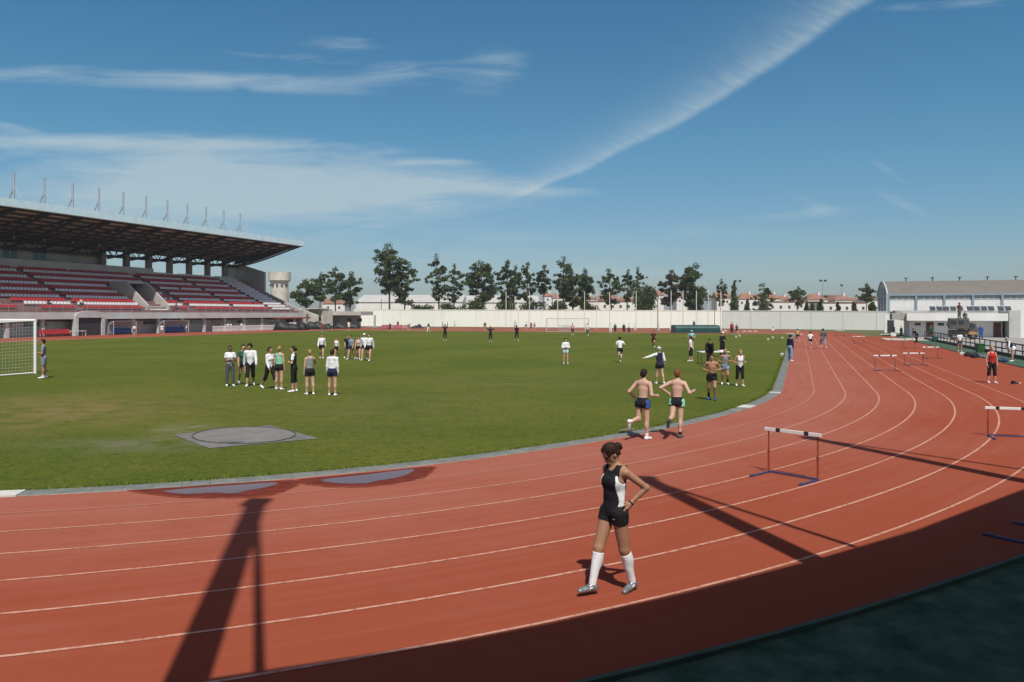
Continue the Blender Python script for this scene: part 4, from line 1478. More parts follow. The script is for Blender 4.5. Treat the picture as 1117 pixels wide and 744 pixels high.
# ------------------------------------------------------------------ sports hall
m_hblue = mat('hall_blue_frame', (0.24, 0.31, 0.36), 0.7, 0.08, 1)
m_hpanel = mat('hall_white_panel', (0.70, 0.71, 0.69), 0.7, 0.05, .5)
m_hroof = mat('hall_roof_sheet', (0.16, 0.145, 0.125), 0.9, 0.0, .5, spec=.1, col2=(0.195, 0.178, 0.155), stretch=(1, 1, 1))
ho = wp(968.5, 350, 190); ho.z = 0
e = empty('sports_hall', ho, -PHI, 'sports hall with a barrel roof, white panels and a glazed arched gable', 'hall')
HL, HD, HE, HRD = 78.0, 27.0, 8.0, 11.5
mb = MB()
for hx in (0,):
    mb.box((HL / 2, .3, 5.05), (HL, .3, 2.7))
mb.build('white_panels', m_hpanel, e)
mb = MB()
mb.box((HL / 2, .55, 4), (HL - .1, .3, 7.9)); mb.box((HL / 2, HD - .3, 4), (HL, .3, 8)); mb.box((HL - .2, HD / 2, 4), (.3, HD - 1, 8))
mb.build('wall', m_hblue, e)
mb = MB()
k = 0
while k <= 13:
    mb.box((k * 6.0 + .2, .1, 4), (.45, .45, 8)); k += 1
mb.box((HL / 2, .08, 7.75), (HL, .4, .5))
mb.build('pilasters', m_hblue, e)
for k in range(13):
    f_ = MB(); f_.box((k * 6.0 + 3.2, .36, 6.95), (5.4, .1, .95)); wo = f_.build('window', mat('hall_glass', (0.30, 0.36, 0.38), 0.35, 0.05, 1), e)
    f_ = MB()
    for j in range(1, 4):
        f_.box((k * 6.0 + .5 + j * 1.35, .29, 6.95), (.1, .08, .95))
    f_.build('frame', m_hpanel, wo)


def archz(t):
    return HE + (HRD - HE) * math.sin(t * math.pi) ** .85


mb = MB()
N_ = 18
top = [(HD * i / N_, archz(i / N_)) for i in range(N_ + 1)]
prof_ = [(0.0, y - .15, z) for y, z in top] + [(0.0, y, z - .25) for y, z in reversed(top)]
for i in range(N_):
    (ya, za), (yb_, zb) = top[i], top[i + 1]
    mb.hexa([(0, ya, za - .2), (HL, ya, za - .2), (HL, yb_, zb - .2), (0, yb_, zb - .2)], [(0, ya, za), (HL, ya, za), (HL, yb_, zb), (0, yb_, zb)])
mb.build('roof', m_hroof, e)
mb = MB()
mb.prism([(-.02, 0.2, 0)] + [(-.02, max(.2, y), z - .22) for y, z in top] + [(-.02, HD - .2, 0)], (.2, 0, 0))
gw = mb.build('gable', mat('gable_glass', (0.24, 0.30, 0.34), 0.35, 0.06, .6), e)
mb = MB()
for i in range(N_):
    (ya, za), (yb_, zb) = top[i], top[i + 1]
    mb.beam((-.10, ya, za - .05), (-.10, yb_, zb - .05), .3, .32)
mb.box((-.12, HD / 2, 7.4), (.3, HD, .3))
for k in range(1, 4):
    mb.box((-.12, HD * k / 4, 5), (.3, .3, 10))
mb.box((-.13, .15, 4), (.4, .4, 8))
mb.build('gable_frame', mat('hall_pale_frame', (0.45, 0.50, 0.53), .7, .05, 1), gw)
for k, x in enumerate((972.5, 1000.5, 1025.5, 1054, 1080, 1109)):
    hx = k * 6.1 + 5.5
    f_ = MB(); f_.tube((hx, HD / 2, HRD - .1), (hx, HD / 2, HRD + .75), .12, n=8); f_.box((hx, HD / 2, HRD + .85), (.75, .75, .2)); f_.build('roof_vent', m_dark, e)

# ------------------------------------------------------------------ low changing-room building
lo = wp(992, 367, 108); lo.z = 0
e = empty('changing_rooms', lo, -PHI, 'low white changing room building with brown doors and solar panels', 'building')
mb = MB(); mb.box((5.6, 3.2, 1.25), (11.2, 6, 2.5)); mb.build('wall', m_hpanel, e)
mb = MB(); mb.box((5.5, 2.5, 2.72), (12.0, 8.2, 1.0)); mb.build('roof', m_hpanel, e)
mb = MB(); mb.box((5.4, 5.2, 3.42), (13.6, 3, .4)); mb.build('roof_kerb', m_gwall2, e)
mb = MB(); mb.box((-1.1, 1.2, 2.75), (2.2, 3.5, .85)); mb.build('side_canopy', mat('canopy_grey', (0.33, 0.32, 0.29), .9, .1, 1), e)
for xx in (1.05, 3.9, 5.0):
    f_ = MB(); f_.box((xx, .18, 1.72), (.75, .08, .36)); f_.build('window', m_win, e)
m_door = mat('brown_door', (0.11, 0.035, 0.025), 0.6, 0.15, 3)
for xx in (2.55, 6.35, 10.6):
    f_ = MB(); f_.box((xx, .16, 1.0), (.9, .1, 2.0)); do = f_.build('door', m_door, e)
    f_ = MB(); f_.box((xx + .33, .09, 1.0), (.06, .06, .2)); f_.build('handle', m_steel, do)
m_sol = mat('solar_glass', (0.06, 0.065, 0.07), 0.2, 0.05, 1)
for k in range(11):
    xx = 3.4 + .86 * k + (.35 if k >= 5 else 0) + (.3 if k >= 9 else 0)
    f_ = MB()
    f_.hexa([(xx - .36, 3.6, 3.64), (xx + .36, 3.6, 3.64), (xx + .36, 4.3, 4.15), (xx - .36, 4.3, 4.15)],
            [(xx - .36, 3.56, 3.72), (xx + .36, 3.56, 3.72), (xx + .36, 4.26, 4.23), (xx - .36, 4.26, 4.23)])
    so_ = f_.build('solar_panel', m_sol, e)
    f_ = MB(); f_.tube((xx - .33, 4.32, 4.22), (xx + .33, 4.32, 4.22), .11, n=8); f_.box((xx, 4.25, 3.85), (.08, .08, .6)); f_.build('tank', m_steel, so_)
# dark recess and pale block right of it
e = empty('entrance_block', AB(0, 0) + lo + Vector((NX * 11.5, NY * 11.5, 0)) + Vector((-UX * 1.2, -UY * 1.2, 0)), -PHI, 'tall pale end wall and stair block right of the changing rooms', 'building')
mb = MB(); mb.box((.75, 2.6, 1.8), (1.3, 6, 3.6)); mb.box((8, 3.2, 1.8), (10, 5, 3.6)); mb.build('wall', mat('block_render', (0.44, 0.45, 0.43), .85, .1, .6), e)
mb = MB(); mb.box((1.75, .2, 1.85), (.55, .4, 3.7)); mb.build('white_post', m_hpanel, e)
mb = MB(); mb.box((3.9, .63, 1.1), (1.6, .1, 2.2)); mb.build('door', m_door, e)
mb = MB(); mb.box((7.5, -1.6, .35), (8, 1.6, .7)); mb.box((7.5, -1.0, .8), (8, .5, .2)); mb.build('steps', m_conc, e)
# door in the grey wall, left of the building
dp = wp(967, 362.5, 128); dp.z = 0
e = empty('corner_wall', dp, -PHI, 'grey wall with a pale door post joining the boundary wall to the changing rooms', 'wall')
mb = MB(); mb.box((4.3, 1.5, 1.6), (8.8, .3, 3.2)); mb.build('wall_face', m_wgrey, e)
mb = MB(); mb.box((-.05, 1.1, 1.25), (.35, .4, 2.5)); mb.build('door_post', m_hpanel, e)
mb = MB(); mb.box((.75, 1.33, 1.05), (1.0, .06, 2.1)); mb.build('door', m_dark, e)

# ------------------------------------------------------------------ truck
tp = wp(1051, 370.3, 95.9); tp.z = 0
e = empty('utility_truck', tp, -PHI - .05, 'dark grey box truck parked before the white changing rooms', 'truck')
m_tr = mat('truck_grey', (0.085, 0.08, 0.072), 0.55, 0.18, 2)
m_tyre = mat('tyre_rubber', (0.015, 0.015, 0.015), 0.9, 0.1, 4)
mb = MB(); mb.box((-.45, .9, 1.95), (2.15, 1.9, 1.35)); bo = mb.build('body', m_tr, e, bevel=.08)
for xx in (-1.05, -.25):
    f_ = MB(); f_.box((xx, -.06, 2.1), (.62, .06, .5)); f_.build('window', m_glass, e, bevel=.02)
mb = MB()
mb.prism([(.63, 0.05, .75), (1.55, 0.05, .75), (1.55, 0.05, 1.35), (1.3, 0.05, 2.0), (.63, 0.05, 2.15)], (0, 1.7, 0)); mb.build('cab', m_tr, e, bevel=.05)
f_ = MB(); f_.box((.95, .03, 1.65), (.5, .06, .5)); f_.build('window', m_glass, e)
mb = MB(); mb.box((0, .9, .9), (3.0, 1.5, .5)); mb.build('chassis', m_dark, e)
for xx in (-1.0, 1.05):
    for yy in (.1, 1.7):
        f_ = MB(); f_.tube((xx, yy - .13, .42), (xx, yy + .13, .42), .42, n=18); wh = f_.build('wheel', m_tyre, e)
        f_ = MB(); f_.tube((xx, yy - .15, .42), (xx, yy + .15, .42), .2, n=12); f_.build('rim', m_steel, wh)
mb = MB(); mb.box((.95, -.3, .8), (.9, .5, .35)); mb.build('load', mat('tan_load', (0.35, 0.2, 0.09), .8, .2, 2), e)

# ------------------------------------------------------------------ railing along the track
e = empty('track_railing', AB(40, 14.75), 0, 'long two rail fence along the right side of the track', 'fence')
m_rail = mat('railing_dark', (0.10, 0.095, 0.09), 0.7, 0.15, 2)
o_ = AB(40, 14.75)
for hh, nm in ((.98, 'rail'), (.52, 'rail')):
    mb = MB(); mb.beam(Vector((0, 0, hh)), AB(70, 0, hh), .09, .09); mb.build(nm, m_rail, e)
mb = MB(); mb.beam(Vector((0, 0, .1)), AB(70, 0, .1), .12, .22); mb.build('kick_board', m_dark, e)
for k in range(36):
    c = AB(2.0 * k, 0); mb = MB(); mb.box((c.x, c.y, .5), (.08, .08, 1.0), -PHI); mb.build('post', m_rail, e)


def bin_(x, yb, yt, label, color, wpx):
    p = gp(x, yb); s = p.y / F
    hh = (yb - yt) * s; w = wpx * s
    e = empty('wheelie_bin', p, -.2, label, 'bin')
    m_ = mat('bin_' + label[:6], color, .5, .1, 3)
    mb = MB(); mb.hexa([(-w * .42, -.25, .08), (w * .42, -.25, .08), (w * .42, .25, .08), (-w * .42, .25, .08)], [(-w * .5, -.32, hh * .9), (w * .5, -.32, hh * .9), (w * .5, .32, hh * .9), (-w * .5, .32, hh * .9)])
    mb.build('body', m_, e, bevel=.02)
    mb = MB(); mb.box((0, 0, hh * .94), (w * 1.06, .7, hh * .08)); mb.build('lid', m_, e, bevel=.02)
    for xx in (-.3, .3):
        f_ = MB(); f_.tube((xx * w - .03, .3, .1), (xx * w + .03, .3, .1), .1, n=12); f_.build('wheel', m_tyre, e)


bin_(1069, 384.5, 374.5, 'green wheelie bin behind the railing', (0.02, 0.10, 0.035), 7)
bin_(1020.5, 373, 367, 'teal bin farther along the railing', (0.02, 0.11, 0.10), 4.5)
p = gp(974.5, 366.8)
e = empty('white_box', p, -PHI, 'white crate on the ground before the grey corner wall', 'box')
s = p.y / F
mb = MB(); mb.box((0, 0, 2.3 * s), (5 * s, .6, 4.6 * s)); mb.build('body', m_white, e, bevel=.02)
mb = MB(); mb.box((0, 0, 4.7 * s), (5.4 * s, .7, .3 * s)); mb.build('lid', m_white, e)

# ------------------------------------------------------------------ hurdles
m_hb = mat('hurdle_white', (0.72, 0.71, 0.68), 0.5, 0.06, 6)
m_hk = mat('hurdle_black', (0.02, 0.02, 0.022), 0.5, 0.1, 6)
m_hr = mat('hurdle_red', (0.25, 0.048, 0.032), 0.5, 0.15, 6)
m_hbl = mat('hurdle_blue', (0.030, 0.045, 0.13), 0.5, 0.15, 6)
m_hg = mat('hurdle_grey', (0.09, 0.075, 0.075), 0.5, 0.1, 6)


def hurdle_mesh(hh, style):
    e = empty('hurdle', (0, 0, 0))
    W = 1.2
    b = MB()
    b.box((0, 0, hh - .035), (W, .03, .07)); ob = b.build('bar', m_hb, e, bevel=.006)
    for xx in (-.30, .30):
        b = MB(); b.box((xx, 0, hh - .035), (.09, .036, .074)); b.build('black_block', m_hk, ob)
    post = m_hr if style == 'red' else m_hg
    for xx in (-.52, .52):
        b = MB()
        b.tube((xx, .02, .04), (xx, .02, hh * .5), .020, n=10); b.tube((xx, .02, hh * .48), (xx, .02, hh - .05), .015, n=10)
        b.tube((xx, .02, hh * .47), (xx, .02, hh * .50), .03, n=10)
        b.build('upright', post, e)
    for xx in (-.52, .52):
        b = MB(); b.box((xx, -.30, .020), (.042, .72, .034)); fo = b.build('foot', m_hbl if style == 'red' else m_hg, e, bevel=.006)
        b = MB(); b.box((xx, -.56, .042), (.05, .08, .016)); b.build('weight', m_hg, fo)
    b = MB(); b.box((0, .02, .035), (1.0, .03, .03)); b.build('crossbar', m_hbl if style == 'red' else m_hg, e)
    return e


proto = {}


def hurdle(p, q, hh, label, style='red', grp='hurdles standing on the track'):
    """left and right uprights at p, q; the feet point to the viewer"""
    mid = (p + q) / 2
    key = (round(hh, 2), style)
    if key not in proto:
        proto[key] = hurdle_mesh(hh, style); o = proto[key]
    else:
        o = copy_tree(proto[key])
    d = q - p
    o.location = mid; o.rotation_euler = (0, 0, math.atan2(d.y, d.x))
    sc = max(.8, min(1.1, d.length / 1.04)); o.scale = (sc, 1, 1)
    tag(o, label, 'hurdle', grp)
    return o


hurdle(gp(838, 515.8), gp(891.5, 525), .915, 'nearest white barred hurdle with red uprights and blue feet, right of the woman in black')
hurdle(gp(1078, 476), gp(1126, 478), .78, 'white barred hurdle cut off by the right edge, red uprights and blue feet')
for (x0, x1, yb, hh, lb) in [(954.5, 976.5, 404.3, .88, 'white barred hurdle on the middle of the straight, left of its twin'), (986, 1007.5, 398.4, .78, 'white barred hurdle just right of and behind the middle one'),
                             (1007.5, 1023, 391, .84, 'pale hurdle near the green apron edge, before the railing'), (984.5, 998, 379.8, .84, 'hurdle near the start of the railing, beyond the pair'),
                             (930.5, 943, 374.5, .78, 'small hurdle in the outer lanes, left of the far row'), (960.5, 972.5, 372.3, .84, 'distant hurdle before the white crate'),
                             (912, 920.5, 366.3, .78, 'farthest hurdle on the straight, behind the runners')]:
    p, q = gp(x0, yb), gp(x1, yb)
    hurdle(p, q, hh, lb, 'grey')
hurdle(gp(858.5, 369), gp(865.5, 369), .62, 'low white hurdle by the bend, behind the man in jeans', 'grey')
# hurdle lying on its back on the dark apron, lower right corner
t1, t2 = gp(1070, 583.5), gp(1103, 571)
dv = (t2 - t1).normalized(); nf = Vector((dv.y, -dv.x, 0)) * .68
hurdle(t2 + nf, t1 + nf, .78, 'hurdle in the shade at the lower right corner, only its blue feet in view')

# low white training hurdles and markers at the far right of the grass
e0 = None
MK = [(775, 362.6), (783, 362.2), (791, 361.8), (812, 362.3), (818, 362.3), (824, 362.3), (803, 368.4), (807, 367.2), (838, 371.2), (843, 369.0), (853.4, 369.3), (853, 388.2), (874, 365.4)]
ML = ['in the row by the green mat, leftmost', 'in the row by the green mat, second', 'in the row by the green mat, third', 'of the three by the seated pair, left', 'of the three by the seated pair, middle', 'of the three by the seated pair, right',
      'alone on the grass behind the timing table', 'beside the one behind the timing table', 'on the grass left of the man in jeans, nearer', 'on the grass left of the man in jeans, farther', 'on the grass edge behind the man in jeans', 'at the kerb before the man in jeans', 'on the track before the runner in yellow']
for (x, y), l in zip(MK, ML):
    p = gp(x, y)
    w_ = .6 if y < 363 else .2
    e = empty('marker', p, 0, 'small white marker ' + l, 'marker', 'white markers on the grass')
    mb = MB(); mb.box((0, 0, .17), (w_, .06, .09)); mb.build('board', m_white, e)
    mb = MB()
    for xx in (-.4, .4): mb.box((xx * w_, 0, .065), (.03, .05, .13)); mb.box((xx * w_, 0, .015), (.05, .3, .03))
    mb.build('foot', m_white, e)

# ------------------------------------------------------------------ landing mat
p0, p1 = gp(736.5, 363.2), gp(786, 363.2)
e = empty('landing_mat', (p0 + p1) / 2, 0, 'long dark green covered landing mat at the far end of the field', 'landing mat')
L_ = (p1 - p0).length
mb = MB()
pr = [(-L_ / 2, 0, .0), (-L_ / 2, 0, .85), (-L_ / 2, .3, 1.2), (-L_ / 2, 1.5, 1.28), (-L_ / 2, 3.3, 1.28), (-L_ / 2, 3.6, .9), (-L_ / 2, 3.6, 0)]
mb.prism(pr, (L_, 0, 0))
mb.build('cover', mat('green_tarpaulin', (0.010, 0.060, 0.055), 0.5, 0.2, .8, 0.3, 2), e, bevel=.12)
mb = MB(); mb.box((0, 1.8, .05), (L_ + .3, 3.9, .1)); mb.build('pallet', m_dark, e)

# pink and red mats by the left end of the wall
p0, p1 = gp(417, 358.6), gp(446, 358.6)
e = empty('crash_mats', p0.lerp(p1, .5), 0, 'row of faded red and pink mats stacked against the far wall', 'mats')
w_ = (p1 - p0).length / 4
for k in range(4):
    mb = MB(); mb.box((-1.5 * w_ + k * w_, 0, .42), (w_ * .96, 1.8, .8)); mb.build('mat', mat('mat_pink_%d' % (k % 2), ((0.36, 0.11, 0.12), (0.42, 0.20, 0.20))[k % 2], .7, .2, 1), e, bevel=.08)
tarp(449, 459.5, 358.3, 353.8, 'dark lumpy heap of covered gear right of the pink mats', (0.02, 0.022, 0.028), 9)
# crowd barrier frames near the far goal
for k, x in enumerate((615, 620)):
    p = gp(x, 361.5)
    e = empty('barrier', p, .3 * k, ('grey steel barrier left of the man by the far goal', 'second grey steel barrier, touching the man by the far goal')[k], 'barrier')
    mb = MB()
    for hh in (.1, 1.05):
        mb.tube((-.9, 0, hh), (.9, 0, hh), .03, n=6)
    for xx in (-.9, .9): mb.tube((xx, 0, 0), (xx, 0, 1.05), .03, n=6)
    mb.build('frame', m_steel, e)
    mb = MB()
    for j in range(1, 12): mb.tube((-.9 + .15 * j, 0, .1), (-.9 + .15 * j, 0, 1.05), .014, n=5)
    mb.build('bars', m_steel, e)

# ------------------------------------------------------------------ goals
def net(mb, c00, c10, c11, c01, step, r):
    c00, c10, c11, c01 = map(Vector, (c00, c10, c11, c01))
    nu = max(2, int((c10 - c00).length / step)); nv = max(2, int((c01 - c00).length / step))
    for i in range(nu + 1):
        t = i / nu; mb.tube(c00.lerp(c10, t), c01.lerp(c11, t), r, n=3, cap=False)
    for j in range(nv + 1):
        t = j / nv; mb.tube(c00.lerp(c01, t), c10.lerp(c11, t), r, n=3, cap=False)


def goal(pos, rz, hh, label, thick, m_, nstep, nr, depth=2.2):
    """right post at the origin, bar along -x, net towards -y"""
    e = empty('goal', pos, rz, label, 'goal')
    W = 7.32
    for xx in (0, -W):
        mb = MB(); mb.tube((xx, 0, 0), (xx, 0, hh), thick, n=12); mb.build('post', m_, e)
    mb = MB(); mb.tube((0.06, 0, hh), (-W - .06, 0, hh), thick, n=12); mb.build('crossbar', m_, e)
    mb = MB()
    for xx in (0, -W):
        mb.tube((xx, 0, .05), (xx, -depth, .05), thick * .5, n=8)
        mb.tube((xx, 0, hh), (xx, -depth + .1, hh - .1), .016, n=6); mb.tube((xx, -depth + .1, hh - .1), (xx, -depth, .05), .010, n=6)
    mb.tube((0, -depth, .05), (-W, -depth, .05), thick * .5, n=8)
    mb.build('net_frame', m_, e)
    mb = MB()
    net(mb, (0, -depth + .1, hh - .1), (-W, -depth + .1, hh - .1), (-W, -depth, .05), (0, -depth, .05), nstep, nr)
    net(mb, (0, 0, hh), (-W, 0, hh), (-W, -depth + .1, hh - .1), (0, -depth + .1, hh - .1), nstep, nr)
    for xx in (0, -W):
        net(mb, (xx, 0, .05), (xx, -depth, .05), (xx, -depth + .1, hh - .1), (xx, 0, hh), nstep, nr)
    mb.build('net', mat('net_cord', (0.55, 0.55, 0.53), .8, 0), e)
    return e


goal(gp(38.3, 407.6), -PHI, 2.83, 'near football goal with a white frame and net, at the left edge', .075, m_white, .17, .005)
gpos = gp(642, 362.0)
goal(gpos, -PHI + .2, 2.35, 'far football goal, thin and pale against the wall', .06, mat('goal_grey', (.45, .46, .44), .6), .35, .006, 1.8)

# ------------------------------------------------------------------ timing table
p = gp(773, 397)
e = empty('timing_table', p, .1, 'folding table with a white top on the grass behind the bare chested runner', 'table')
s = p.y / F
mb = MB(); mb.box((.4, .3, .76), (1.9, .75, .05)); mb.build('table_top', m_white, e)
for sx in (-.48, 1.28):
    for sy in (-.02, .62):
        mb = MB(); mb.tube((sx, sy, 0), (sx, sy, .74), .02, n=6); mb.build('leg', m_dark, e)
for k, (xx, yy, lb) in enumerate([(.0, .3, 'papers stacked at the left end of the timing table'), (.9, .35, 'papers stacked at the right end of the timing table')]):
    mb = MB(); mb.box((0, 0, .04), (.35, .28, .07), .3 * k); o = mb.build('paper_stack', m_white); o.location = p + Vector((xx, yy, .787)); tag(o, lb, 'papers')

# ------------------------------------------------------------------ bags by the railing
def bag(x, yb, w, hh, color, label, seed):
    p = gp(x, yb); r_ = random.Random(seed)
    e = empty('sports_bag', p, r_.uniform(-.5, .5), label, 'bag')
    me = bpy.data.meshes.new('bag_body')
    import bmesh
    bm = bmesh.new(); bmesh.ops.create_icosphere(bm, subdivisions=3, radius=1)
    for v in bm.verts:
        c = v.co; k = 1 + .12 * math.sin(4 * c.x + seed) + .1 * math.sin(5 * c.y - seed)
        q = Vector([math.copysign(abs(t) ** .65, t) for t in c])
        v.co = Vector((q.x * w / 2 * k, q.y * hh * .5 * k, hh / 2 + q.z * hh / 2 * k))
        if v.co.z < 0: v.co.z = 0
    bm.to_mesh(me); bm.free()
    for pl in me.polygons: pl.use_smooth = True
    me.materials.append(mat('bag_%s' % seed, color, .7, .15, 5, .3, 20))
    o = bpy.data.objects.new('bag_body', me); col.objects.link(o); o.parent = e
    mb = MB()
    for k in range(8):
        t0, t1 = math.pi * k / 8, math.pi * (k + 1) / 8
        mb.tube((math.cos(t0) * w * .3, 0, hh * .85 + math.sin(t0) * hh * .3), (math.cos(t1) * w * .3, 0, hh * .85 + math.sin(t1) * hh * .3), .02, n=5)
    mb.build('strap', m_dark, e)


bag(1056, 389.0, .6, .30, (0.015, 0.015, 0.018), 'black sports bag by the railing, left of the green bin', 1)
bag(1063, 390.5, .7, .34, (0.02, 0.02, 0.022), 'largest black sports bag by the railing', 2)
bag(1050, 387.5, .5, .22, (0.5, 0.5, 0.5), 'flat white bag beside the black ones', 3)
bag(1071, 390.5, .4, .24, (0.10, 0.13, 0.20), 'small blue grey bag right of the largest black one', 4)
bag(1094, 395, .6, .22, (0.02, 0.035, 0.12), 'navy blue bag at the feet of the bending man', 5)
bag(455, 357.8, .8, .5, (0.03, 0.03, 0.04), 'dark bag before the covered gear by the far wall', 6)
# hurdle weight lying on the track at the right
p = gp(1107, 419)
e = empty('starting_block', p, .2, 'small dark starting block with a pale end on the right of the track', 'starting block')
mb = MB(); mb.box((0, 0, .04), (.34, .12, .06)); mb.build('rail', m_dark, e)
mb = MB(); mb.box((.22, 0, .045), (.12, .12, .07)); mb.build('end', mat('orange_white', (.55, .32, .2), .7), e)
mb = MB(); mb.hexa([(-.12, -.07, .07), (.02, -.07, .07), (.02, .07, .07), (-.12, .07, .07)], [(-.14, -.07, .15), (-.06, -.07, .15), (-.06, .07, .15), (-.14, .07, .15)]); mb.build('pedal', m_hk, e)
# ------------------------------------------------------------------ people: one continuous skin each, grown from a distance field
def V3(*a):
    return np.array(a, dtype=np.float64)


def nv(v):
    v = np.asarray(v, float); return v / (np.linalg.norm(v) + 1e-9)


def rx(a): c, s = math.cos(a), math.sin(a); return np.array([[1, 0, 0], [0, c, -s], [0, s, c]])
def ry(a): c, s = math.cos(a), math.sin(a); return np.array([[c, 0, s], [0, 1, 0], [-s, 0, c]])
def rz(a): c, s = math.cos(a), math.sin(a); return np.array([[c, -s, 0], [s, c, 0], [0, 0, 1]])


class Prim:
    pass


def cap(p, q, r0, r1=None, k=.012, cuts=(), sub=False):
    o = Prim(); o.t = 'c'; o.p, o.q = np.asarray(p, float), np.asarray(q, float); o.r0 = r0; o.r1 = r0 if r1 is None else r1
    o.k = k; o.cuts = cuts; o.sub = sub
    m = max(o.r0, o.r1); o.lo = np.minimum(o.p, o.q) - m; o.hi = np.maximum(o.p, o.q) + m
    return o


def ell(c, r, M=None, k=.02, cuts=(), sub=False):
    o = Prim(); o.t = 'e'; o.c = np.asarray(c, float); o.r = np.asarray(r, float); o.M = np.eye(3) if M is None else M
    o.k = k; o.cuts = cuts; o.sub = sub
    m = np.abs(o.M) @ o.r; o.lo = o.c - m; o.hi = o.c + m
    return o


def evalp(o, P):
    if o.t == 'c':
        d = o.q - o.p; L2 = d @ d
        v = P - o.p
        t = np.clip((v @ d) / (L2 + 1e-12), 0, 1)
        dist = np.linalg.norm(v - t[..., None] * d, axis=-1) - (o.r0 + (o.r1 - o.r0) * t)
    else:
        v = (P - o.c) @ o.M
        k0 = np.linalg.norm(v / o.r, axis=-1); k1 = np.linalg.norm(v / (o.r * o.r), axis=-1) + 1e-9
        dist = k0 * (k0 - 1) / k1
    for (pt, n) in o.cuts:
        dist = np.maximum(dist, (P - pt) @ n)
    return dist


def surf(prims, h):
    lo = np.min([o.lo - o.k for o in prims if not o.sub], 0) - 3 * h
    hi = np.max([o.hi + o.k for o in prims if not o.sub], 0) + 3 * h
    n = np.ceil((hi - lo) / h).astype(int) + 1
    G = np.full(n, 1.0, dtype=np.float32)
    ax = [lo[i] + h * np.arange(n[i]) for i in range(3)]
    for o in prims:
        pad = o.k + 2.5 * h
        a = np.maximum(0, np.floor((o.lo - pad - lo) / h).astype(int)); b = np.minimum(n, np.ceil((o.hi + pad - lo) / h).astype(int) + 1)
        if np.any(b <= a): continue
        sl_ = tuple(slice(a[i], b[i]) for i in range(3))
        X, Y, Z = np.meshgrid(ax[0][sl_[0]], ax[1][sl_[1]], ax[2][sl_[2]], indexing='ij')
        d = evalp(o, np.stack([X, Y, Z], -1))
        g0 = G[sl_]
        if o.sub:
            G[sl_] = np.maximum(g0, -d)
        else:
            if o.k > 1e-4:
                hh = np.maximum(o.k - np.abs(g0 - d), 0) / o.k
                G[sl_] = np.minimum(g0, d) - hh * hh * o.k * .25
            else:
                G[sl_] = np.minimum(g0, d)
    # surface nets
    S = G < 0
    c8 = sum(S[i:n[0] - 1 + i, j:n[1] - 1 + j, k:n[2] - 1 + k].astype(np.int8) for i in (0, 1) for j in (0, 1) for k in (0, 1))
    act = (c8 > 0) & (c8 < 8)
    idx = np.full(act.shape, -1, dtype=np.int64)
    I, J, K = np.nonzero(act)
    idx[I, J, K] = np.arange(len(I))
    acc = np.zeros((len(I), 3)); cnt = np.zeros(len(I))
    cor = [(i, j, k) for i in (0, 1) for j in (0, 1) for k in (0, 1)]
    for a_ in cor:
        for d_ in ((1, 0, 0), (0, 1, 0), (0, 0, 1)):
            if any(a_[q] + d_[q] > 1 for q in range(3)): continue
            b_ = tuple(a_[q] + d_[q] for q in range(3))
            ga = G[I + a_[0], J + a_[1], K + a_[2]]; gb = G[I + b_[0], J + b_[1], K + b_[2]]
            m = (ga < 0) != (gb < 0)
            t = np.where(m, ga / np.where(m, ga - gb, 1), 0)
            for q in range(3):
                acc[:, q] += np.where(m, a_[q] + t * d_[q], 0)
            cnt += m
    vv = (acc / np.maximum(cnt, 1)[:, None] + np.c_[I, J, K]) * h + lo
    quads = []
    for axn in range(3):
        u, w = [(1, 2), (2, 0), (0, 1)][axn]
        A = [slice(None)] * 3; Bs = [slice(None)] * 3
        A[axn] = slice(0, n[axn] - 1); Bs[axn] = slice(1, n[axn])
        sa, sb = S[tuple(A)], S[tuple(Bs)]
        E_ = np.nonzero(sa != sb)
        e = np.stack(E_, 1)
        ok = (e[:, u] > 0) & (e[:, w] > 0) & (e[:, u] < n[u] - 1) & (e[:, w] < n[w] - 1)
        e = e[ok]
        flip = sa[tuple(e.T)]
        def cell(du, dw):
            c = e.copy(); c[:, u] += du; c[:, w] += dw
            return idx[tuple(c.T)]
        q4 = np.stack([cell(-1, -1), cell(0, -1), cell(0, 0), cell(-1, 0)], 1)
        q4[~flip] = q4[~flip][:, ::-1]
        quads.append(q4)
    Q = np.concatenate(quads)
    Q = Q[(Q >= 0).all(1)]
    return vv, Q


def mesh_obj(name, prims, h, m, parent=None, smooth_it=0):
    vv, Q = surf(prims, h)
    me = bpy.data.meshes.new(name)
    me.vertices.add(len(vv)); me.vertices.foreach_set('co', vv.astype(np.float32).ravel())
    me.loops.add(len(Q) * 4); me.loops.foreach_set('vertex_index', Q.astype(np.int32).ravel())
    me.polygons.add(len(Q)); me.polygons.foreach_set('loop_start', (np.arange(len(Q)) * 4).astype(np.int32))
    me.polygons.foreach_set('loop_total', np.full(len(Q), 4, np.int32))
    me.polygons.foreach_set('use_smooth', np.ones(len(Q), bool))
    me.update(calc_edges=True)
    me.validate()
    me.materials.append(m)
    o = bpy.data.objects.new(name, me); col.objects.link(o)
    if parent: o.parent = parent
    if smooth_it:
        md = o.modifiers.new('smooth', 'SMOOTH'); md.factor = .5; md.iterations = smooth_it
    return o


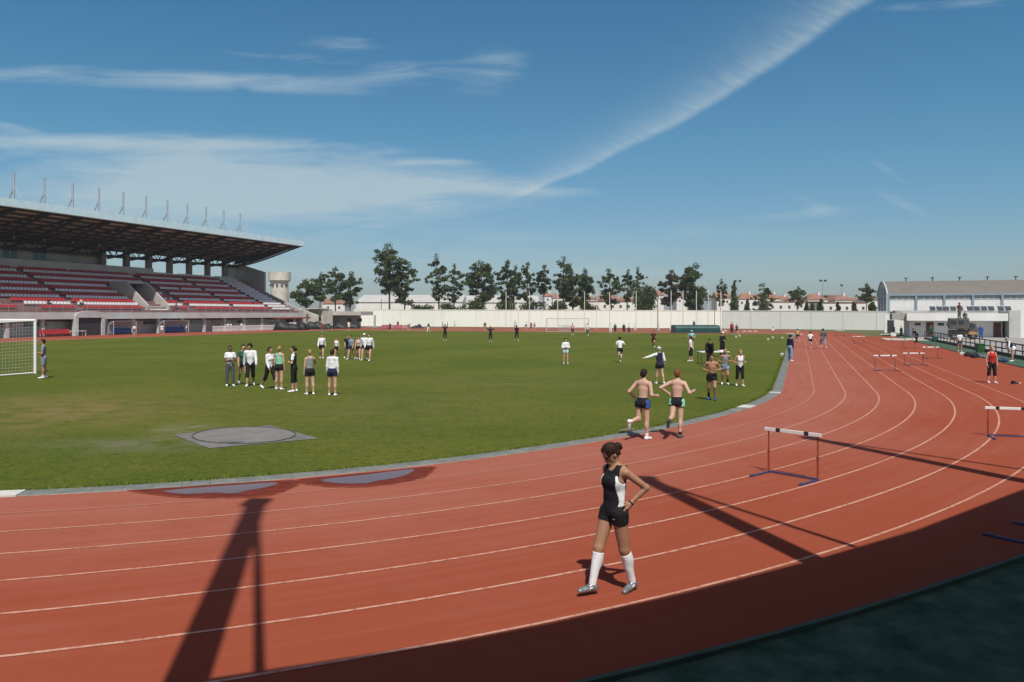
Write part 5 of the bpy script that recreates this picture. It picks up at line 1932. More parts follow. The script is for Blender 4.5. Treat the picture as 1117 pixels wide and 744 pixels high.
SKIN = {'fair': (0.50, 0.29, 0.20), 'tan': (0.36, 0.19, 0.115), 'brown': (0.15, 0.075, 0.045), 'pale': (0.50, 0.325, 0.24)}
HAIR = {'dark': (0.022, 0.014, 0.010), 'brown': (0.030, 0.015, 0.008), 'black': (0.012, 0.011, 0.011), 'blond': (0.30, 0.19, 0.085), 'ginger': (0.16, 0.065, 0.025), 'grey': (0.3, 0.29, 0.27)}
CLO = {'white': (0.72, 0.73, 0.74), 'black': (0.014, 0.014, 0.016), 'navy': (0.018, 0.022, 0.055), 'grey': (0.23, 0.24, 0.24), 'dgrey': (0.085, 0.09, 0.095), 'green': (0.22, 0.55, 0.36),
       'dgreen': (0.02, 0.10, 0.055), 'lblue': (0.42, 0.58, 0.66), 'blue': (0.035, 0.085, 0.28), 'bluegrey': (0.20, 0.26, 0.34), 'pink': (0.60, 0.36, 0.33), 'red': (0.42, 0.022, 0.022),
       'jeans': (0.20, 0.27, 0.38), 'cyan': (0.25, 0.52, 0.56), 'yellow': (0.50, 0.36, 0.10), 'khaki': (0.27, 0.24, 0.12), 'maroon': (0.11, 0.02, 0.02), 'ggrey': (0.20, 0.205, 0.22)}


def cloth(c):
    return mat('cloth_' + c, CLO[c], 0.85, 0.10, 7, 0.7, 7, spec=.2)


def skin(c):
    return mat('skin_' + c, SKIN[c], 0.55, 0.07, 9, 0.08, 60, spec=.35)


def hairm(c):
    return mat('hair_' + c, HAIR[c], 0.5, 0.3, 30, 0.5, 90, spec=.15, stretch=(1, 1, .3))


POSE = {
    'stand': dict(tf=(4, -2), kn=(4, 3), ab=(4, 4), ua=((.13, .02, -1), (.13, -.02, -1)), fa=((.05, .22, -1), (.05, .18, -1)), lean=2),
    'walk': dict(tf=(24, -14), kn=(8, 22), ab=(2, 2), ua=((.14, -.30, -1), (.14, .28, -1)), fa=((.08, -.02, -1), (.06, .62, -1)), lean=4),
    'walk2': dict(tf=(-16, 22), kn=(24, 6), ab=(2, 2), ua=((.14, .26, -1), (.14, -.30, -1)), fa=((.06, .60, -1), (.08, 0, -1)), lean=4),
    'run': dict(tf=(48, -14), kn=(72, 26), ab=(3, 3), ua=((.30, -.75, -.70), (.26, .30, -1)), fa=((-.05, .95, -.25), (-.35, 1, .35)), lean=8, lift=0),
    'run2': dict(tf=(-22, 34), kn=(74, 22), ab=(3, 3), ua=((.26, .30, -1), (.30, -.75, -.70)), fa=((-.35, 1, .35), (-.05, .95, -.25)), lean=8),
    'hips': dict(tf=(2, -2), kn=(3, 3), ab=(5, 5), ua=((.70, -.28, -.75), (.70, -.28, -.75)), fa=((-.72, .40, -.55), (-.72, .40, -.55)), lean=0),
    'fold': dict(tf=(3, -2), kn=(4, 4), ab=(4, 4), ua=((.22, .12, -1), (.22, .12, -1)), fa=((-.85, .55, .15), (-.85, .5, .05)), lean=2),
    'up': dict(tf=(2, -2), kn=(3, 3), ab=(4, 4), ua=((.35, .15, 1), (.35, .15, 1)), fa=((-.1, .1, 1), (-.1, .1, 1)), lean=0),
    'out': dict(tf=(10, -8), kn=(6, 14), ab=(3, 3), ua=((.9, .2, -.35), (.2, -.1, -1)), fa=((.9, .25, -.2), (.1, .5, -.9)), lean=4),
    'face': dict(tf=(4, -3), kn=(4, 5), ab=(3, 3), ua=((.12, .05, -1), (.34, .55, -.55)), fa=((.05, .2, -1), (-.45, .15, 1)), lean=2),
    'bend': dict(tf=(12, 4), kn=(12, 8), ab=(4, 4), ua=((.10, .75, -.75), (.10, .75, -.75)), fa=((0, .45, -1), (0, .35, -1)), lean=62),
    'sit': dict(tf=(84, 80), kn=(84, 88), ab=(8, 8), ua=((.18, .25, -1), (.18, .2, -1)), fa=((-.2, .9, -.1), (-.2, .9, -.15)), lean=12),
    'runB': dict(tf=(2, -30), kn=(12, 74), ab=(2, 2), ua=((.55, -.62, -.72), (.42, -.15, -1)), fa=((-.35, .95, .10), (-.30, .95, .18)), lean=6),
    'runC': dict(tf=(-24, -5), kn=(62, 5), ab=(1, 1), ua=((.85, -.50, -.55), (.50, -.30, -.85)), fa=((-.62, .55, -.45), (.25, .92, .22)), lean=7),
    'runF': dict(tf=(20, -8), kn=(40, 16), ab=(3, 3), ua=((.50, -.35, -.85), (.50, -.25, -.9)), fa=((-.5, .85, .05), (-.6, .8, -.05)), lean=6),
}


def person(foot, hgt, psi, pose='stand', top=('tee', 'white'), bot=('shorts', 'black'), hair=('short', 'dark'), sk='fair', shoe='white', sock=None, sex='m',
           label='', grp=None, vox=None, cap_=None, head=(0, 0), extra=None, zoff=0.0, pz=None, name='person', fingers=None, vest=None, trim=None):
    foot = Vector(foot)
    dist = foot.length
    hs = hgt
    if vox is None:
        vox = max(.011, min(.024, dist / F * .42))
    P0 = dict(POSE[pose]);
    if pz: P0.update(pz)
    fe = sex == 'f'
    shw = (.092 if fe else .104) * hs
    hpw = (.050 if fe else .050) * hs
    fat = 1.0
    z3 = V3(0, 0, 1)
    T = rx(-R(P0['lean']))
    if 'twist' in P0: T = rz(R(P0['twist'])) @ T
    pel = V3(0, 0, 0)
    chest = lambda x, y, z: pel + T @ (V3(x, y, z) * hs)
    Pm = rx(-R(P0['lean'] * .45))
    hips, kn, an, toe, heel = [], [], [], [], []
    for s_, sg in ((0, -1), (1, 1)):                         # 0 left (-x), 1 right (+x)
        tf, kf, ab = R(P0['tf'][s_]), R(P0['kn'][s_]), R(P0['ab'][s_])
        h0 = pel + Pm @ V3(sg * hpw, 0, -.012 * hs)
        td = V3(sg * math.sin(ab), math.sin(tf) * math.cos(ab), -math.cos(tf) * math.cos(ab))
        k0 = h0 + td * .245 * hs
        a2 = tf - kf
        sd_ = V3(sg * math.sin(ab) * .35, math.sin(a2), -math.cos(a2)); sd_ = nv(sd_)
        a0 = k0 + sd_ * .243 * hs
        fp = P0.get('fp', (None, None))[s_]
        fp = R(fp) if fp is not None else (max(0, -a2 - R(14)) * .95)   # trailing foot points down
        out = R(9) * sg
        fd = V3(math.sin(out), math.cos(out) * math.cos(fp), -math.sin(fp))
        fz = V3(0, -math.sin(fp), -math.cos(fp))
        hips.append(h0); kn.append(k0); an.append(a0)
        heel.append(a0 - fd * .020 * hs + fz * .020 * hs); toe.append(a0 + fd * .100 * hs + fz * .029 * hs)
    low = min(min(heel[i][2] - .0245 * hs, toe[i][2] - .0155 * hs) for i in (0, 1))
    if 'seat' in P0: low = -P0['seat']
    shift = V3(0, 0, -low + zoff)
    for L_ in (hips, kn, an, toe, heel):
        for i in (0, 1): L_[i] = L_[i] + shift
    pel = pel + shift
    sh, el_, wr, hd = [], [], [], []
    for s_, sg in ((0, -1), (1, 1)):
        s0 = chest(sg * shw / hs, -.004, .263)
        u = T @ nv(V3(sg * P0['ua'][s_][0], *P0['ua'][s_][1:])); f_ = T @ nv(V3(sg * P0['fa'][s_][0], *P0['fa'][s_][1:]))
        e0 = s0 + u * .172 * hs; w0 = e0 + f_ * .142 * hs
        sh.append(s0); el_.append(e0); wr.append(w0); hd.append(f_)
    nb = chest(0, -.008, .292)
    Hm = T @ rx(R(P0['lean'] * .6)) @ rz(R(head[1])) @ rx(-R(head[0]))
    hc = nb + T @ V3(0, .004, .040) * hs + Hm @ V3(0, .010, .062) * hs
    hl = lambda x, y, z: hc + Hm @ (V3(x, y, z) * hs)
    fine_ = vox < .0125

    def torso(infl, k=.03):
        w = .90 if not fe else .84
        i = infl / hs
        r = [ell(chest(0, .002, .185), (np.array([.094 * w, .060, .105]) + i) * hs, T, k * hs),
             ell(chest(0, .002, .085), (np.array([.077 * w if not fe else .078, .052, .085]) + i) * hs, T, k * hs),
             ell(pel + Pm @ V3(0, -.004, .0) * hs, (np.array([.081, .060, .070]) + i) * hs, Pm, k * hs),
             cap(chest(-shw / hs * .80, -.008, .256), chest(shw / hs * .80, -.008, .256), (.033 + i) * hs, None, k * hs),
             cap(chest(-.035, -.008, .270), chest(.035, -.008, .270), (.044 + i) * hs, None, k * hs)]
        if fe:
            for sg in (-1, 1): r.append(ell(chest(sg * .036, .038, .190), (np.array([.036, .030, .036]) + i) * hs, T, .03 * hs))
        for sg in (-1, 1): r.append(ell(pel + Pm @ V3(sg * .040, -.040, -.030) * hs, (np.array([.042, .034, .046]) + i) * hs, Pm, .02 * hs))
        return r
    # ---- the body
    B_ = torso(0)
    B_.append(cap(nb - T @ V3(0, 0, .02) * hs, hc - Hm @ V3(0, .008, .03) * hs, (.033 if not fe else .028) * hs, (.029 if not fe else .025) * hs, .02 * hs))
    B_.append(ell(hl(0, -.004, .016), np.array([.043, .054, .051]) * hs, Hm, .015 * hs))
    B_.append(ell(hl(0, .010, -.020), np.array([.034, .041, .050]) * hs, Hm, .02 * hs))
    B_.append(cap(hl(0, .036, -.060), hl(0, .040, -.056), .011 * hs, None, .02 * hs))
    B_.append(cap(hl(0, .052, .000), hl(0, .061, -.018), .0055 * hs, .0085 * hs, .008 * hs))
    for sg in (-1, 1):
        B_.append(ell(hl(sg * .043, -.004, -.006), np.array([.006, .012, .019]) * hs, Hm, .004 * hs))
        if fine_:
            B_.append(cap(hl(sg * .008, .049, .013), hl(sg * .030, .040, .013), .006 * hs, None, .008 * hs))
            B_.append(ell(hl(sg * .018, .0505, .001), np.array([.011, .006, .008]) * hs, Hm, 0.001, sub=True))
    if fine_:
        B_.append(cap(hl(-.010, .050, -.0335), hl(.010, .050, -.0335), .0055 * hs, None, .004 * hs))
        B_.append(cap(hl(-.009, .049, -.043), hl(.009, .049, -.043), .0060 * hs, None, .004 * hs))
    lt = .96 if not fe else .97
    for i in (0, 1):
        th = nv(kn[i] - hips[i])
        sgn = (-1, 1)[i]
        B_.append(cap(hips[i], kn[i], .056 * hs * lt, .0355 * hs, .02 * hs))
        B_.append(cap(kn[i], an[i], .0345 * hs, .0205 * hs, .012 * hs))
        sd_ = nv(an[i] - kn[i]); fwd = V3(0, 1, 0) - sd_ * sd_[1]; fwd = nv(fwd)
        B_.append(ell(kn[i] + sd_ * .075 * hs - fwd * .012 * hs, np.array([.032, .034, .075]) * hs, basis(sd_), .012 * hs))
        B_.append(cap(heel[i], toe[i], .019 * hs, .0115 * hs, .012 * hs))
        B_.append(cap(sh[i], el_[i], (.0315 if not fe else .027) * hs, (.0245 if not fe else .0215) * hs, .014 * hs))
        B_.append(cap(el_[i], wr[i], (.0255 if not fe else .0220) * hs, (.0165 if not fe else .0145) * hs, .010 * hs))
        hand(B_, wr[i], hd[i], hs, vox, T, sgn, P0.get('grip', (0.5, 0.5))[i], P0.get('hdir', (None, None))[i], P0.get('palm', (None, None))[i])
    rot = -R(psi)
    body = mesh_obj(name, B_, vox, skin(sk), None, 1 if vox > .008 else 2)
    body.location = foot; body.rotation_euler = (0, 0, rot)
    tag(body, label, 'person', grp)
    up = T @ z3; upP = Pm @ z3

    def part(nm, prims, c, h=None):
        return mesh_obj(nm, prims, h or vox, c if isinstance(c, bpy.types.Material) else cloth(c), body, 1)

    # ---- clothes
    ease = .011 if not fe else .009
    if top and top[0] != 'bare':
        kind, tc = top[0], top[1]
        hem = top[2] if len(top) > 2 else -.035
        low_cut = (pel + Pm @ V3(0, 0, hem) * hs, -upP)
        neck = (chest(0, 0, .302), up)
        pr = torso(ease * hs / 1.7, .03)
        for o in pr: o.cuts = (low_cut, neck)
        if kind in ('tank', 'vest'):
            for o in pr:
                if o.t == 'c': o.cuts = o.cuts + ((chest(.060, 0, .2), T @ V3(1, 0, 0)), (chest(-.060, 0, .2), T @ V3(-1, 0, 0)))
            pr.append(ell(chest(0, .066, .312), np.array([.040, .055, .050]) * hs, T, 0, sub=True))
            pr.append(ell(chest(0, -.075, .315), np.array([.040, .050, .050]) * hs, T, 0, sub=True))
            for sg in (-1, 1): pr.append(ell(chest(sg * .098, 0, .240), np.array([.034, .080, .055]) * hs, T, 0, sub=True))
        if kind in ('tee', 'long', 'crop'):
            tl = {'tee': .62, 'long': 1.0}.get(kind, .6)
            for i in (0, 1):
                d = el_[i] - sh[i]
                e_ = sh[i] + d * tl
                cut = ((e_, nv(d)),) if tl < 1 else ()
                pr.append(cap(sh[i], el_[i], .0315 * hs + ease, .0275 * hs + ease * 1.1, .012 * hs, cut))
                if kind == 'long':
                    d2 = wr[i] - el_[i]
                    pr.append(cap(el_[i], wr[i], .0265 * hs + ease, .018 * hs + ease, .01 * hs, ((el_[i] + d2 * .97, nv(d2)),)))
        shirt = part({'tank': 'tank_top', 'vest': 'vest', 'tee': 'shirt', 'long': 'jacket'}[kind] if kind != 'long' or tc != 'white' else 'long_sleeved_shirt', pr, tc)
        if vest:                                             # darker front/back over pale sleeves
            pr = torso((ease + .006) * hs / 1.7, .03)
            for o in pr:
                o.cuts = (low_cut, neck)
                if o.t == 'c': o.cuts = o.cuts + ((chest(.075, 0, .2), T @ V3(1, 0, 0)), (chest(-.075, 0, .2), T @ V3(-1, 0, 0)))
            part('vest', pr, vest)
    if bot:
        kind, bc = bot[0], bot[1]
        tl = {'briefs': .27, 'shorts': .42, 'short': .30, 'long': .85, 'capri': 1.35, 'pants': 1.92, 'leggings': 1.92}[kind]
        tight = kind in ('briefs', 'capri', 'leggings')
        ez = .010 if tight else .018
        ptop = (pel + Pm @ V3(0, 0, .052) * hs, upP)
        pr = [o for o in torso(ez * .8 * hs / 1.7, .025)]
        pr = [pr[1], pr[2]] + pr[-2:]
        for o in pr: o.cuts = (ptop,)
        for i in (0, 1):
            d = kn[i] - hips[i]; t1 = min(1, tl)
            r1 = .056 + (.0355 - .056) * t1
            pr.append(cap(hips[i], hips[i] + d * t1, .056 * hs * lt + ez, r1 * hs + ez * (1.5 if not tight else 1), .015 * hs, ((hips[i] + d * t1 * .985, nv(d)),) if tl < 1 else ()))
            if tl > 1:
                d2 = an[i] - kn[i]; t2 = tl - 1
                r2 = .0345 + (.0205 - .0345) * t2
                pr.append(cap(kn[i], kn[i] + d2 * t2, .0365 * hs + ez, (r2 + (.004 if tight else .012)) * hs + ez, .012 * hs, ((kn[i] + d2 * t2 * .98, nv(d2)),)))
                if tight or kind == 'pants':
                    sd_ = nv(d2); fwd = nv(V3(0, 1, 0) - sd_ * sd_[1])
                    pr.append(ell(kn[i] + sd_ * .075 * hs - fwd * .012 * hs, np.array([.032, .034, .075]) * hs + ez, basis(sd_), .012 * hs, ((kn[i] + d2 * t2 * .98, nv(d2)),)))
        part({'briefs': 'shorts', 'shorts': 'shorts', 'short': 'shorts', 'long': 'shorts', 'capri': 'capri_leggings', 'pants': 'trousers', 'leggings': 'leggings'}[kind], pr, bc)
        if trim:
            for sg in (-1, 1):
                pr2 = []
                for i in (0, 1):
                    if (-1, 1)[i] != sg: continue
                    d = kn[i] - hips[i]; t1 = min(1, tl)
                    pr2.append(cap(hips[i], hips[i] + d * t1, .056 * hs + ez + .004, (.056 + (.0355 - .056) * t1) * hs + ez * 1.5 + .004, .01,
                                   ((hips[i] + d * t1 * .97, nv(d)), (hips[i] + V3(sg * .044, 0, 0) * hs, V3(-sg, .35, 0)))))
                try: part('side_stripe', pr2, trim)
                except Exception: pass
    for i in (0, 1):
        d2 = an[i] - kn[i]
        sc = sock[i] if isinstance(sock, tuple) else sock
        if sc:
            st = .18 if sc != 'white' or True else .2
            if isinstance(sc, str) and sc.startswith('knee_'):
                st, sc2 = .13, sc[5:]
            elif isinstance(sc, str) and sc.startswith('mid_'):
                st, sc2 = .5, sc[4:]
            else:
                st, sc2 = .80, sc
            a_ = kn[i] + d2 * st; sd_ = nv(d2); fwd = nv(V3(0, 1, 0) - sd_ * sd_[1])
            ct = ((a_, -sd_),)
            pr = [cap(kn[i], an[i], .0345 * hs + .005, .0205 * hs + .006, .01 * hs, ct),
                  ell(kn[i] + sd_ * .075 * hs - fwd * .012 * hs, np.array([.032, .034, .075]) * hs + .005, basis(sd_), .012 * hs, ct)]
            part('sock', pr, sc2)
        if shoe:
            up_ = nv(np.cross(nv(toe[i] - heel[i]), V3(1, 0, 0))); up_ = up_ if up_[2] > 0 else -up_
            sd2 = nv(np.cross(nv(toe[i] - heel[i]), up_)) * .0085 * hs; dn_ = toe[i] - heel[i]
            pr = [cap(heel[i], toe[i] - dn_ * .10, .0245 * hs, .0150 * hs, .010 * hs),
                  cap(heel[i] + dn_ * .45 + sd2, toe[i] + sd2 * .7 - dn_ * .06, .0165 * hs, .0140 * hs, .010 * hs),
                  cap(heel[i] + dn_ * .45 - sd2, toe[i] - sd2 * .7, .0165 * hs, .0140 * hs, .010 * hs),
                  cap(heel[i] + dn_ * .06, an[i] + up_ * .004 * hs, .0235 * hs, .0225 * hs, .014 * hs, ((an[i] + up_ * .008 * hs, up_),)),
                  cap(an[i] - up_ * .010 * hs, heel[i] + dn_ * .62 + up_ * .004 * hs, .0200 * hs, .0150 * hs, .014 * hs)]
            part('shoe', pr, shoe)
    # ---- hair
    hk, hcl = hair
    hinf = .0065 if hk != 'curly' else .014
    cutf = (hl(0, .046, .038), Hm @ nv(V3(0, .80, -.60))) if hk != 'bun' else (hl(0, .034, .040), Hm @ nv(V3(0, .74, -.67)))
    pr = []
    if hk != 'bald':
        pr.append(ell(hl(0, -.007, .018), np.array([.0435 + hinf, .0545 + hinf, .052 + hinf]) * hs, Hm, .01 * hs, (cutf, (hl(0, 0, -.050), Hm @ V3(0, .35, -1)))))
        pr.append(ell(hl(0, -.030, -.012), np.array([.036 + hinf, .028 + hinf, .040]) * hs, Hm, .012 * hs, (cutf,)))
        if hk == 'pony':
            pr.append(cap(hl(0, -.060, .022), hl(0, -.085, .0), .016 * hs, .019 * hs, .012 * hs)); pr.append(cap(hl(0, -.085, .0), hl(0, -.078, -.070), .019 * hs, .008 * hs, .012 * hs))
        if hk == 'bun':
            pr.append(ell(hl(0, -.072, .008), np.array([.026, .024, .028]) * hs, Hm, .012 * hs))
            pr.append(ell(hl(.01, -.080, -.012), np.array([.018, .016, .018]) * hs, Hm, .010 * hs))
        if hk == 'long':
            pr.append(ell(hl(0, -.036, -.045), np.array([.046, .026, .065]) * hs, Hm, .015 * hs))
        part('hair', pr, hairm(hcl))
    if cap_:
        pr = [ell(hl(0, -.004, .020), np.array([.054, .065, .056]) * hs, Hm, .01 * hs, ((hl(0, 0, .022), Hm @ V3(0, -.2, -1)),)),
              ell(hl(0, .062, .026), np.array([.040, .045, .007]) * hs, Hm, .006 * hs)]
        part('cap', pr, cap_)
    if fine_:
        for sg in (-1, 1):
            m_ = MB()
            b_ = mesh_obj('eye', [ell(hl(sg * .018, .0465, .001), np.array([.0095, .0075, .0055]) * hs, Hm, 0)], .0028, mat('eye_dark', (0.03, 0.02, 0.016), .2, 0), body)
    if extra:
        extra(locals())
    return body


def basis(zd):
    z = nv(zd); x = nv(np.cross(V3(0, 1, 0), z)); y = np.cross(z, x)
    return np.stack([x, y, z], 1)


def hand(B_, w, f, hs, vox, T, sgn, curl=.5, hdir=None, palm=None):
    """palm, four unequal bent fingers, thumb from the side of the palm"""
    d = nv(hdir) if hdir is not None else nv(f)
    inw = nv(T @ V3(-sgn, 0, 0)) if palm is None else nv(palm)
    n = nv(inw - d * (inw @ d)) if abs(inw @ d) < .95 else nv(np.cross(d, V3(0, 0, 1)))     # palm faces this way
    s = nv(np.cross(d, n)) * (1 if True else 1)
    fwd = T @ V3(0, 1, 0)
    if s @ fwd < 0: s = -s                                   # thumb side
    fr = max(.0052 * hs, vox * .55)
    sp = max(.0105 * hs, fr * 1.75 if vox < .012 else fr * 1.3)
    B_.append(cap(w, w + d * .012 * hs, .0155 * hs, .0165 * hs, .010 * hs))
    for o in (-1, 0, 1):
        B_.append(cap(w + d * .012 * hs + s * o * .009 * hs, w + d * .048 * hs + s * o * sp * 1.15, .0115 * hs, .0105 * hs, .006 * hs))
    for j, ln in enumerate((.040, .046, .043, .034)):        # index .. little
        o = (1.5 - j)
        b = w + d * (.050 - .003 * abs(o)) * hs + s * o * sp
        d1 = nv(d + n * curl * .55 + s * o * .05); d2 = nv(d + n * curl * 1.5)
        m_ = b + d1 * ln * .52 * hs; e_ = m_ + d2 * ln * .50 * hs
        B_.append(cap(b, m_, fr * 1.08, fr, .003 * hs)); B_.append(cap(m_, e_, fr, fr * .82, .002 * hs))
    b = w + d * .016 * hs + s * .014 * hs
    m_ = b + nv(d * .75 + s * .72 + n * .25) * .026 * hs; e_ = m_ + nv(d * .95 + s * .25 + n * .3) * .022 * hs
    B_.append(cap(b, m_, fr * 1.5, fr * 1.15, .005 * hs)); B_.append(cap(m_, e_, fr * 1.1, fr * .9, .002 * hs))


def pp(x, yf, yt, psi, pose, label, lim=(1.5, 1.92), k=1.0, **kw):
    p = gp(x, yf)
    hgt = (yf - yt) / F * p.y * k
    hgt = max(lim[0], min(lim[1], hgt))
    return person(p, hgt, psi, pose, label=label, **kw)


G1 = 'athletes talking in the near group on the grass'
G2 = 'athletes walking in the second group on the grass'
# near group on the left
pp(251, 421.3, 377.5, 150, 'fold', 'athlete in white shirt and grey leggings, leftmost of the near group on the grass', top=('tee', 'white'), bot=('leggings', 'dgrey'), hair=('bun', 'black'), sk='brown', sex='f', grp=G1)
pp(265, 419.5, 375, 150, 'walk', 'athlete in dark green shirt half hidden behind the tall one in white', top=('tee', 'dgreen'), bot=('short', 'black'), hair=('pony', 'brown'), sex='f', grp=G1)
pp(273, 421, 372.3, 165, 'walk2', 'tall dark haired athlete in white long sleeves and black trousers', top=('long', 'white'), bot=('capri', 'black'), hair=('curly', 'black'), sk='tan', grp=G1, head=(10, -20))
pp(294, 424, 378, 120, 'walk', 'dark haired athlete in white sweater and black capri leggings, turned aside', top=('long', 'white'), bot=('capri', 'black'), hair=('bun', 'black'), sk='tan', sex='f', grp=G1)
pp(304.5, 425.3, 377.8, 10, 'stand', 'blond athlete in mint green top and black shorts seen from behind', top=('tank', 'green'), bot=('short', 'black'), hair=('pony', 'blond'), sex='f', grp=G1)
pp(320.5, 427.5, 378, 265, 'fold', 'athlete in black vest over white sleeves and black capri leggings', top=('tee', 'white'), vest='black', bot=('capri', 'black'), hair=('bun', 'brown'), sex='f', grp=G1)
pp(338, 430.8, 381.8, 330, 'face', 'athlete in grey tank top and black shorts, hand raised to the face', top=('tank', 'grey'), bot=('shorts', 'black'), hair=('short', 'blond'), sex='f', sk='pale', grp=G1)
pp(362.5, 431.8, 381.3, 5, 'stand', 'athlete in white long sleeves and navy shorts, back to us, rightmost of the near group', top=('long', 'white'), bot=('shorts', 'navy'), hair=('bun', 'brown'), sex='f', grp=G1)
# second group
pp(351, 391.3, 364, 170, 'walk', 'athlete in loose white sweater and black shorts, leftmost of the second group', top=('long', 'white'), bot=('shorts', 'black'), hair=('short', 'brown'), grp=G2)
pp(367, 391, 367, 175, 'walk2', 'athlete in white sleeveless top and black shorts, second group', top=('tank', 'white'), bot=('shorts', 'black'), hair=('pony', 'brown'), sex='f', grp=G2)
pp(379, 391.3, 364.5, 150, 'walk', 'athlete in black shirt half hidden in the second group', top=('tee', 'black'), bot=('shorts', 'black'), hair=('short', 'dark'), grp=G2)
pp(383, 392, 365.5, 200, 'walk2', 'athlete in blue grey shirt and navy shorts, second group', top=('tee', 'bluegrey'), bot=('shorts', 'navy'), hair=('short', 'brown'), grp=G2)
pp(391, 392.3, 366, 175, 'walk', 'athlete in pale pink top, second group', top=('tank', 'pink'), bot=('short', 'black'), hair=('pony', 'dark'), sex='f', grp=G2)
pp(397.5, 393, 363, 180, 'walk2', 'athlete in white jacket and white cap, second group', top=('long', 'white'), bot=('shorts', 'black'), hair=('short', 'brown'), cap_='white', grp=G2)
pp(403, 394, 363.3, 190, 'walk', 'athlete in white sweatshirt and black shorts, rightmost of the second group', top=('long', 'white'), bot=('shorts', 'black'), hair=('short', 'dark'), grp=G2)
# goal
pp(47.5, 412.6, 369.3, 245, 'fold', 'man in grey tracksuit top and grey shorts standing beside the near goal post', top=('tee', 'ggrey'), bot=('long', 'ggrey'), hair=('short', 'dark'), sk='tan', sock='white')
pp(18, 366.8, 353.5, 180, 'stand', 'person in yellowish shirt seen through the goal net, by the blue seats', top=('tee', 'khaki'), bot=('shorts', 'khaki'), hair=('short', 'brown'))
# field, middle
pp(617, 397, 369, 175, 'fold', 'runner in white long sleeves and pale blue shorts, alone in the middle of the field', top=('long', 'white'), bot=('shorts', 'lblue'), hair=('curly', 'black'), sk='fair')
pp(676.5, 395.2, 366, 350, 'run2', 'runner in white shirt and black shorts seen from behind, middle of the field', top=('tee', 'white'), bot=('shorts', 'black'), hair=('short', 'black'))
pp(719.5, 419, 378.3, 345, 'out', 'athlete in white and navy jacket and white cap holding the left arm out', top=('long', 'white'), vest='navy', bot=('shorts', 'black'), hair=('short', 'grey'), cap_='white')
pp(713, 380, 360, 200, 'run', 'small runner in dark red shirt and black shorts beyond the field centre', top=('tee', 'maroon'), bot=('shorts', 'black'), hair=('short', 'dark'), sk='tan')
pp(753.5, 394.2, 366.5, 300, 'stand', 'athlete in white top and black capri leggings facing left, by the timing table', top=('tee', 'white'), bot=('capri', 'black'), hair=('pony', 'brown'), sex='f')
pp(754.5, 381, 360.5, 185, 'hips', 'person in turquoise shirt with hands on hips behind the one in white', top=('tee', 'cyan'), bot=('shorts', 'black'), hair=('short', 'brown'), cap_='lblue')
# bare backed pair, the chest and the two behind
RUNV = .0105
pp(701, 479.5, 403.2, 38, 'runB', 'bare backed runner with dark hair, left one of the pair, one leg kicked back', lim=(1.6, 1.92), top=None, bot=('short', 'black'), hair=('short', 'dark'), sk='pale', sock='white', vox=RUNV,
   pz=dict(tf=(-4, 4), kn=(84, 6), ua=((.50, -.40, -.80), (.30, -.15, -1)), fa=((.10, .85, -.35), (.05, .95, -.05))), trim='blue')
pp(738.5, 477, 403.2, 22, 'runC', 'bare backed runner with ginger hair and dark green trimmed shorts, right one of the pair', lim=(1.6, 1.92), top=None, bot=('short', 'black'), hair=('short', 'ginger'), sk='pale', sock='black', vox=RUNV, trim='green', shoe='dgrey')
pp(776.5, 436.8, 386, 195, 'runF', 'bare chested runner coming toward us in black shorts and blue shoes', lim=(1.6, 1.9), top=None, bot=('shorts', 'black'), hair=('short', 'dark'), sk='tan', shoe='blue', sock=(None, 'mid_black'), vox=.0125)
pp(791, 420, 380.5, 190, 'runF', 'runner in grey and white vest and blue grey shorts behind the bare chested one', top=('tank', 'grey'), bot=('shorts', 'bluegrey'), hair=('short', 'blond'), sk='tan', sock=('mid_black', None))
pp(807, 421.3, 381.3, 178, 'run', 'woman in white sleeveless top and black capri leggings jogging beside the grass edge', top=('tank', 'white'), bot=('capri', 'black'), hair=('pony', 'blond'), sex='f',
   pz=dict(tf=(12, -4), kn=(14, 14), ua=((.4, -.3, -.9), (.4, -.25, -.9)), fa=((-.3, .85, .1), (-.3, .8, 0))))
p = gp(781, 401)
person(p + Vector((-.05, 1.2, 0)), 1.75, 200, 'bend', ('long', 'black'), ('pants', 'black'), ('short', 'black'), 'tan', 'black', label='man in black jacket leaning over the timing table', pz=dict(lean=30))
pp(788, 389.5, 362, 150, 'fold', 'person in dark tracksuit and white cap standing behind the timing table', top=('long', 'black'), bot=('pants', 'black'), hair=('short', 'brown'), cap_='white')
# three stretching in dark clothes
pp(485.5, 371.4, 352.5, 175, 'up', 'athlete in black with both arms stretched overhead, left one of the far three', top=('tee', 'black'), bot=('capri', 'black'), hair=('short', 'black'), sk='brown', k=.95)
pp(535, 372.8, 356, 180, 'hips', 'athlete in black with elbows raised wide, middle of the far three', top=('tee', 'black'), bot=('capri', 'black'), hair=('short', 'dark'), sk='brown', pz=dict(ua=((1, 0, .15), (1, 0, .15)), fa=((-.9, .1, .35), (-.9, .1, .35))))
pp(563.5, 371.8, 354.5, 165, 'walk', 'athlete in black walking, right one of the far three', top=('tee', 'black'), bot=('capri', 'black'), hair=('short', 'dark'), sk='brown')
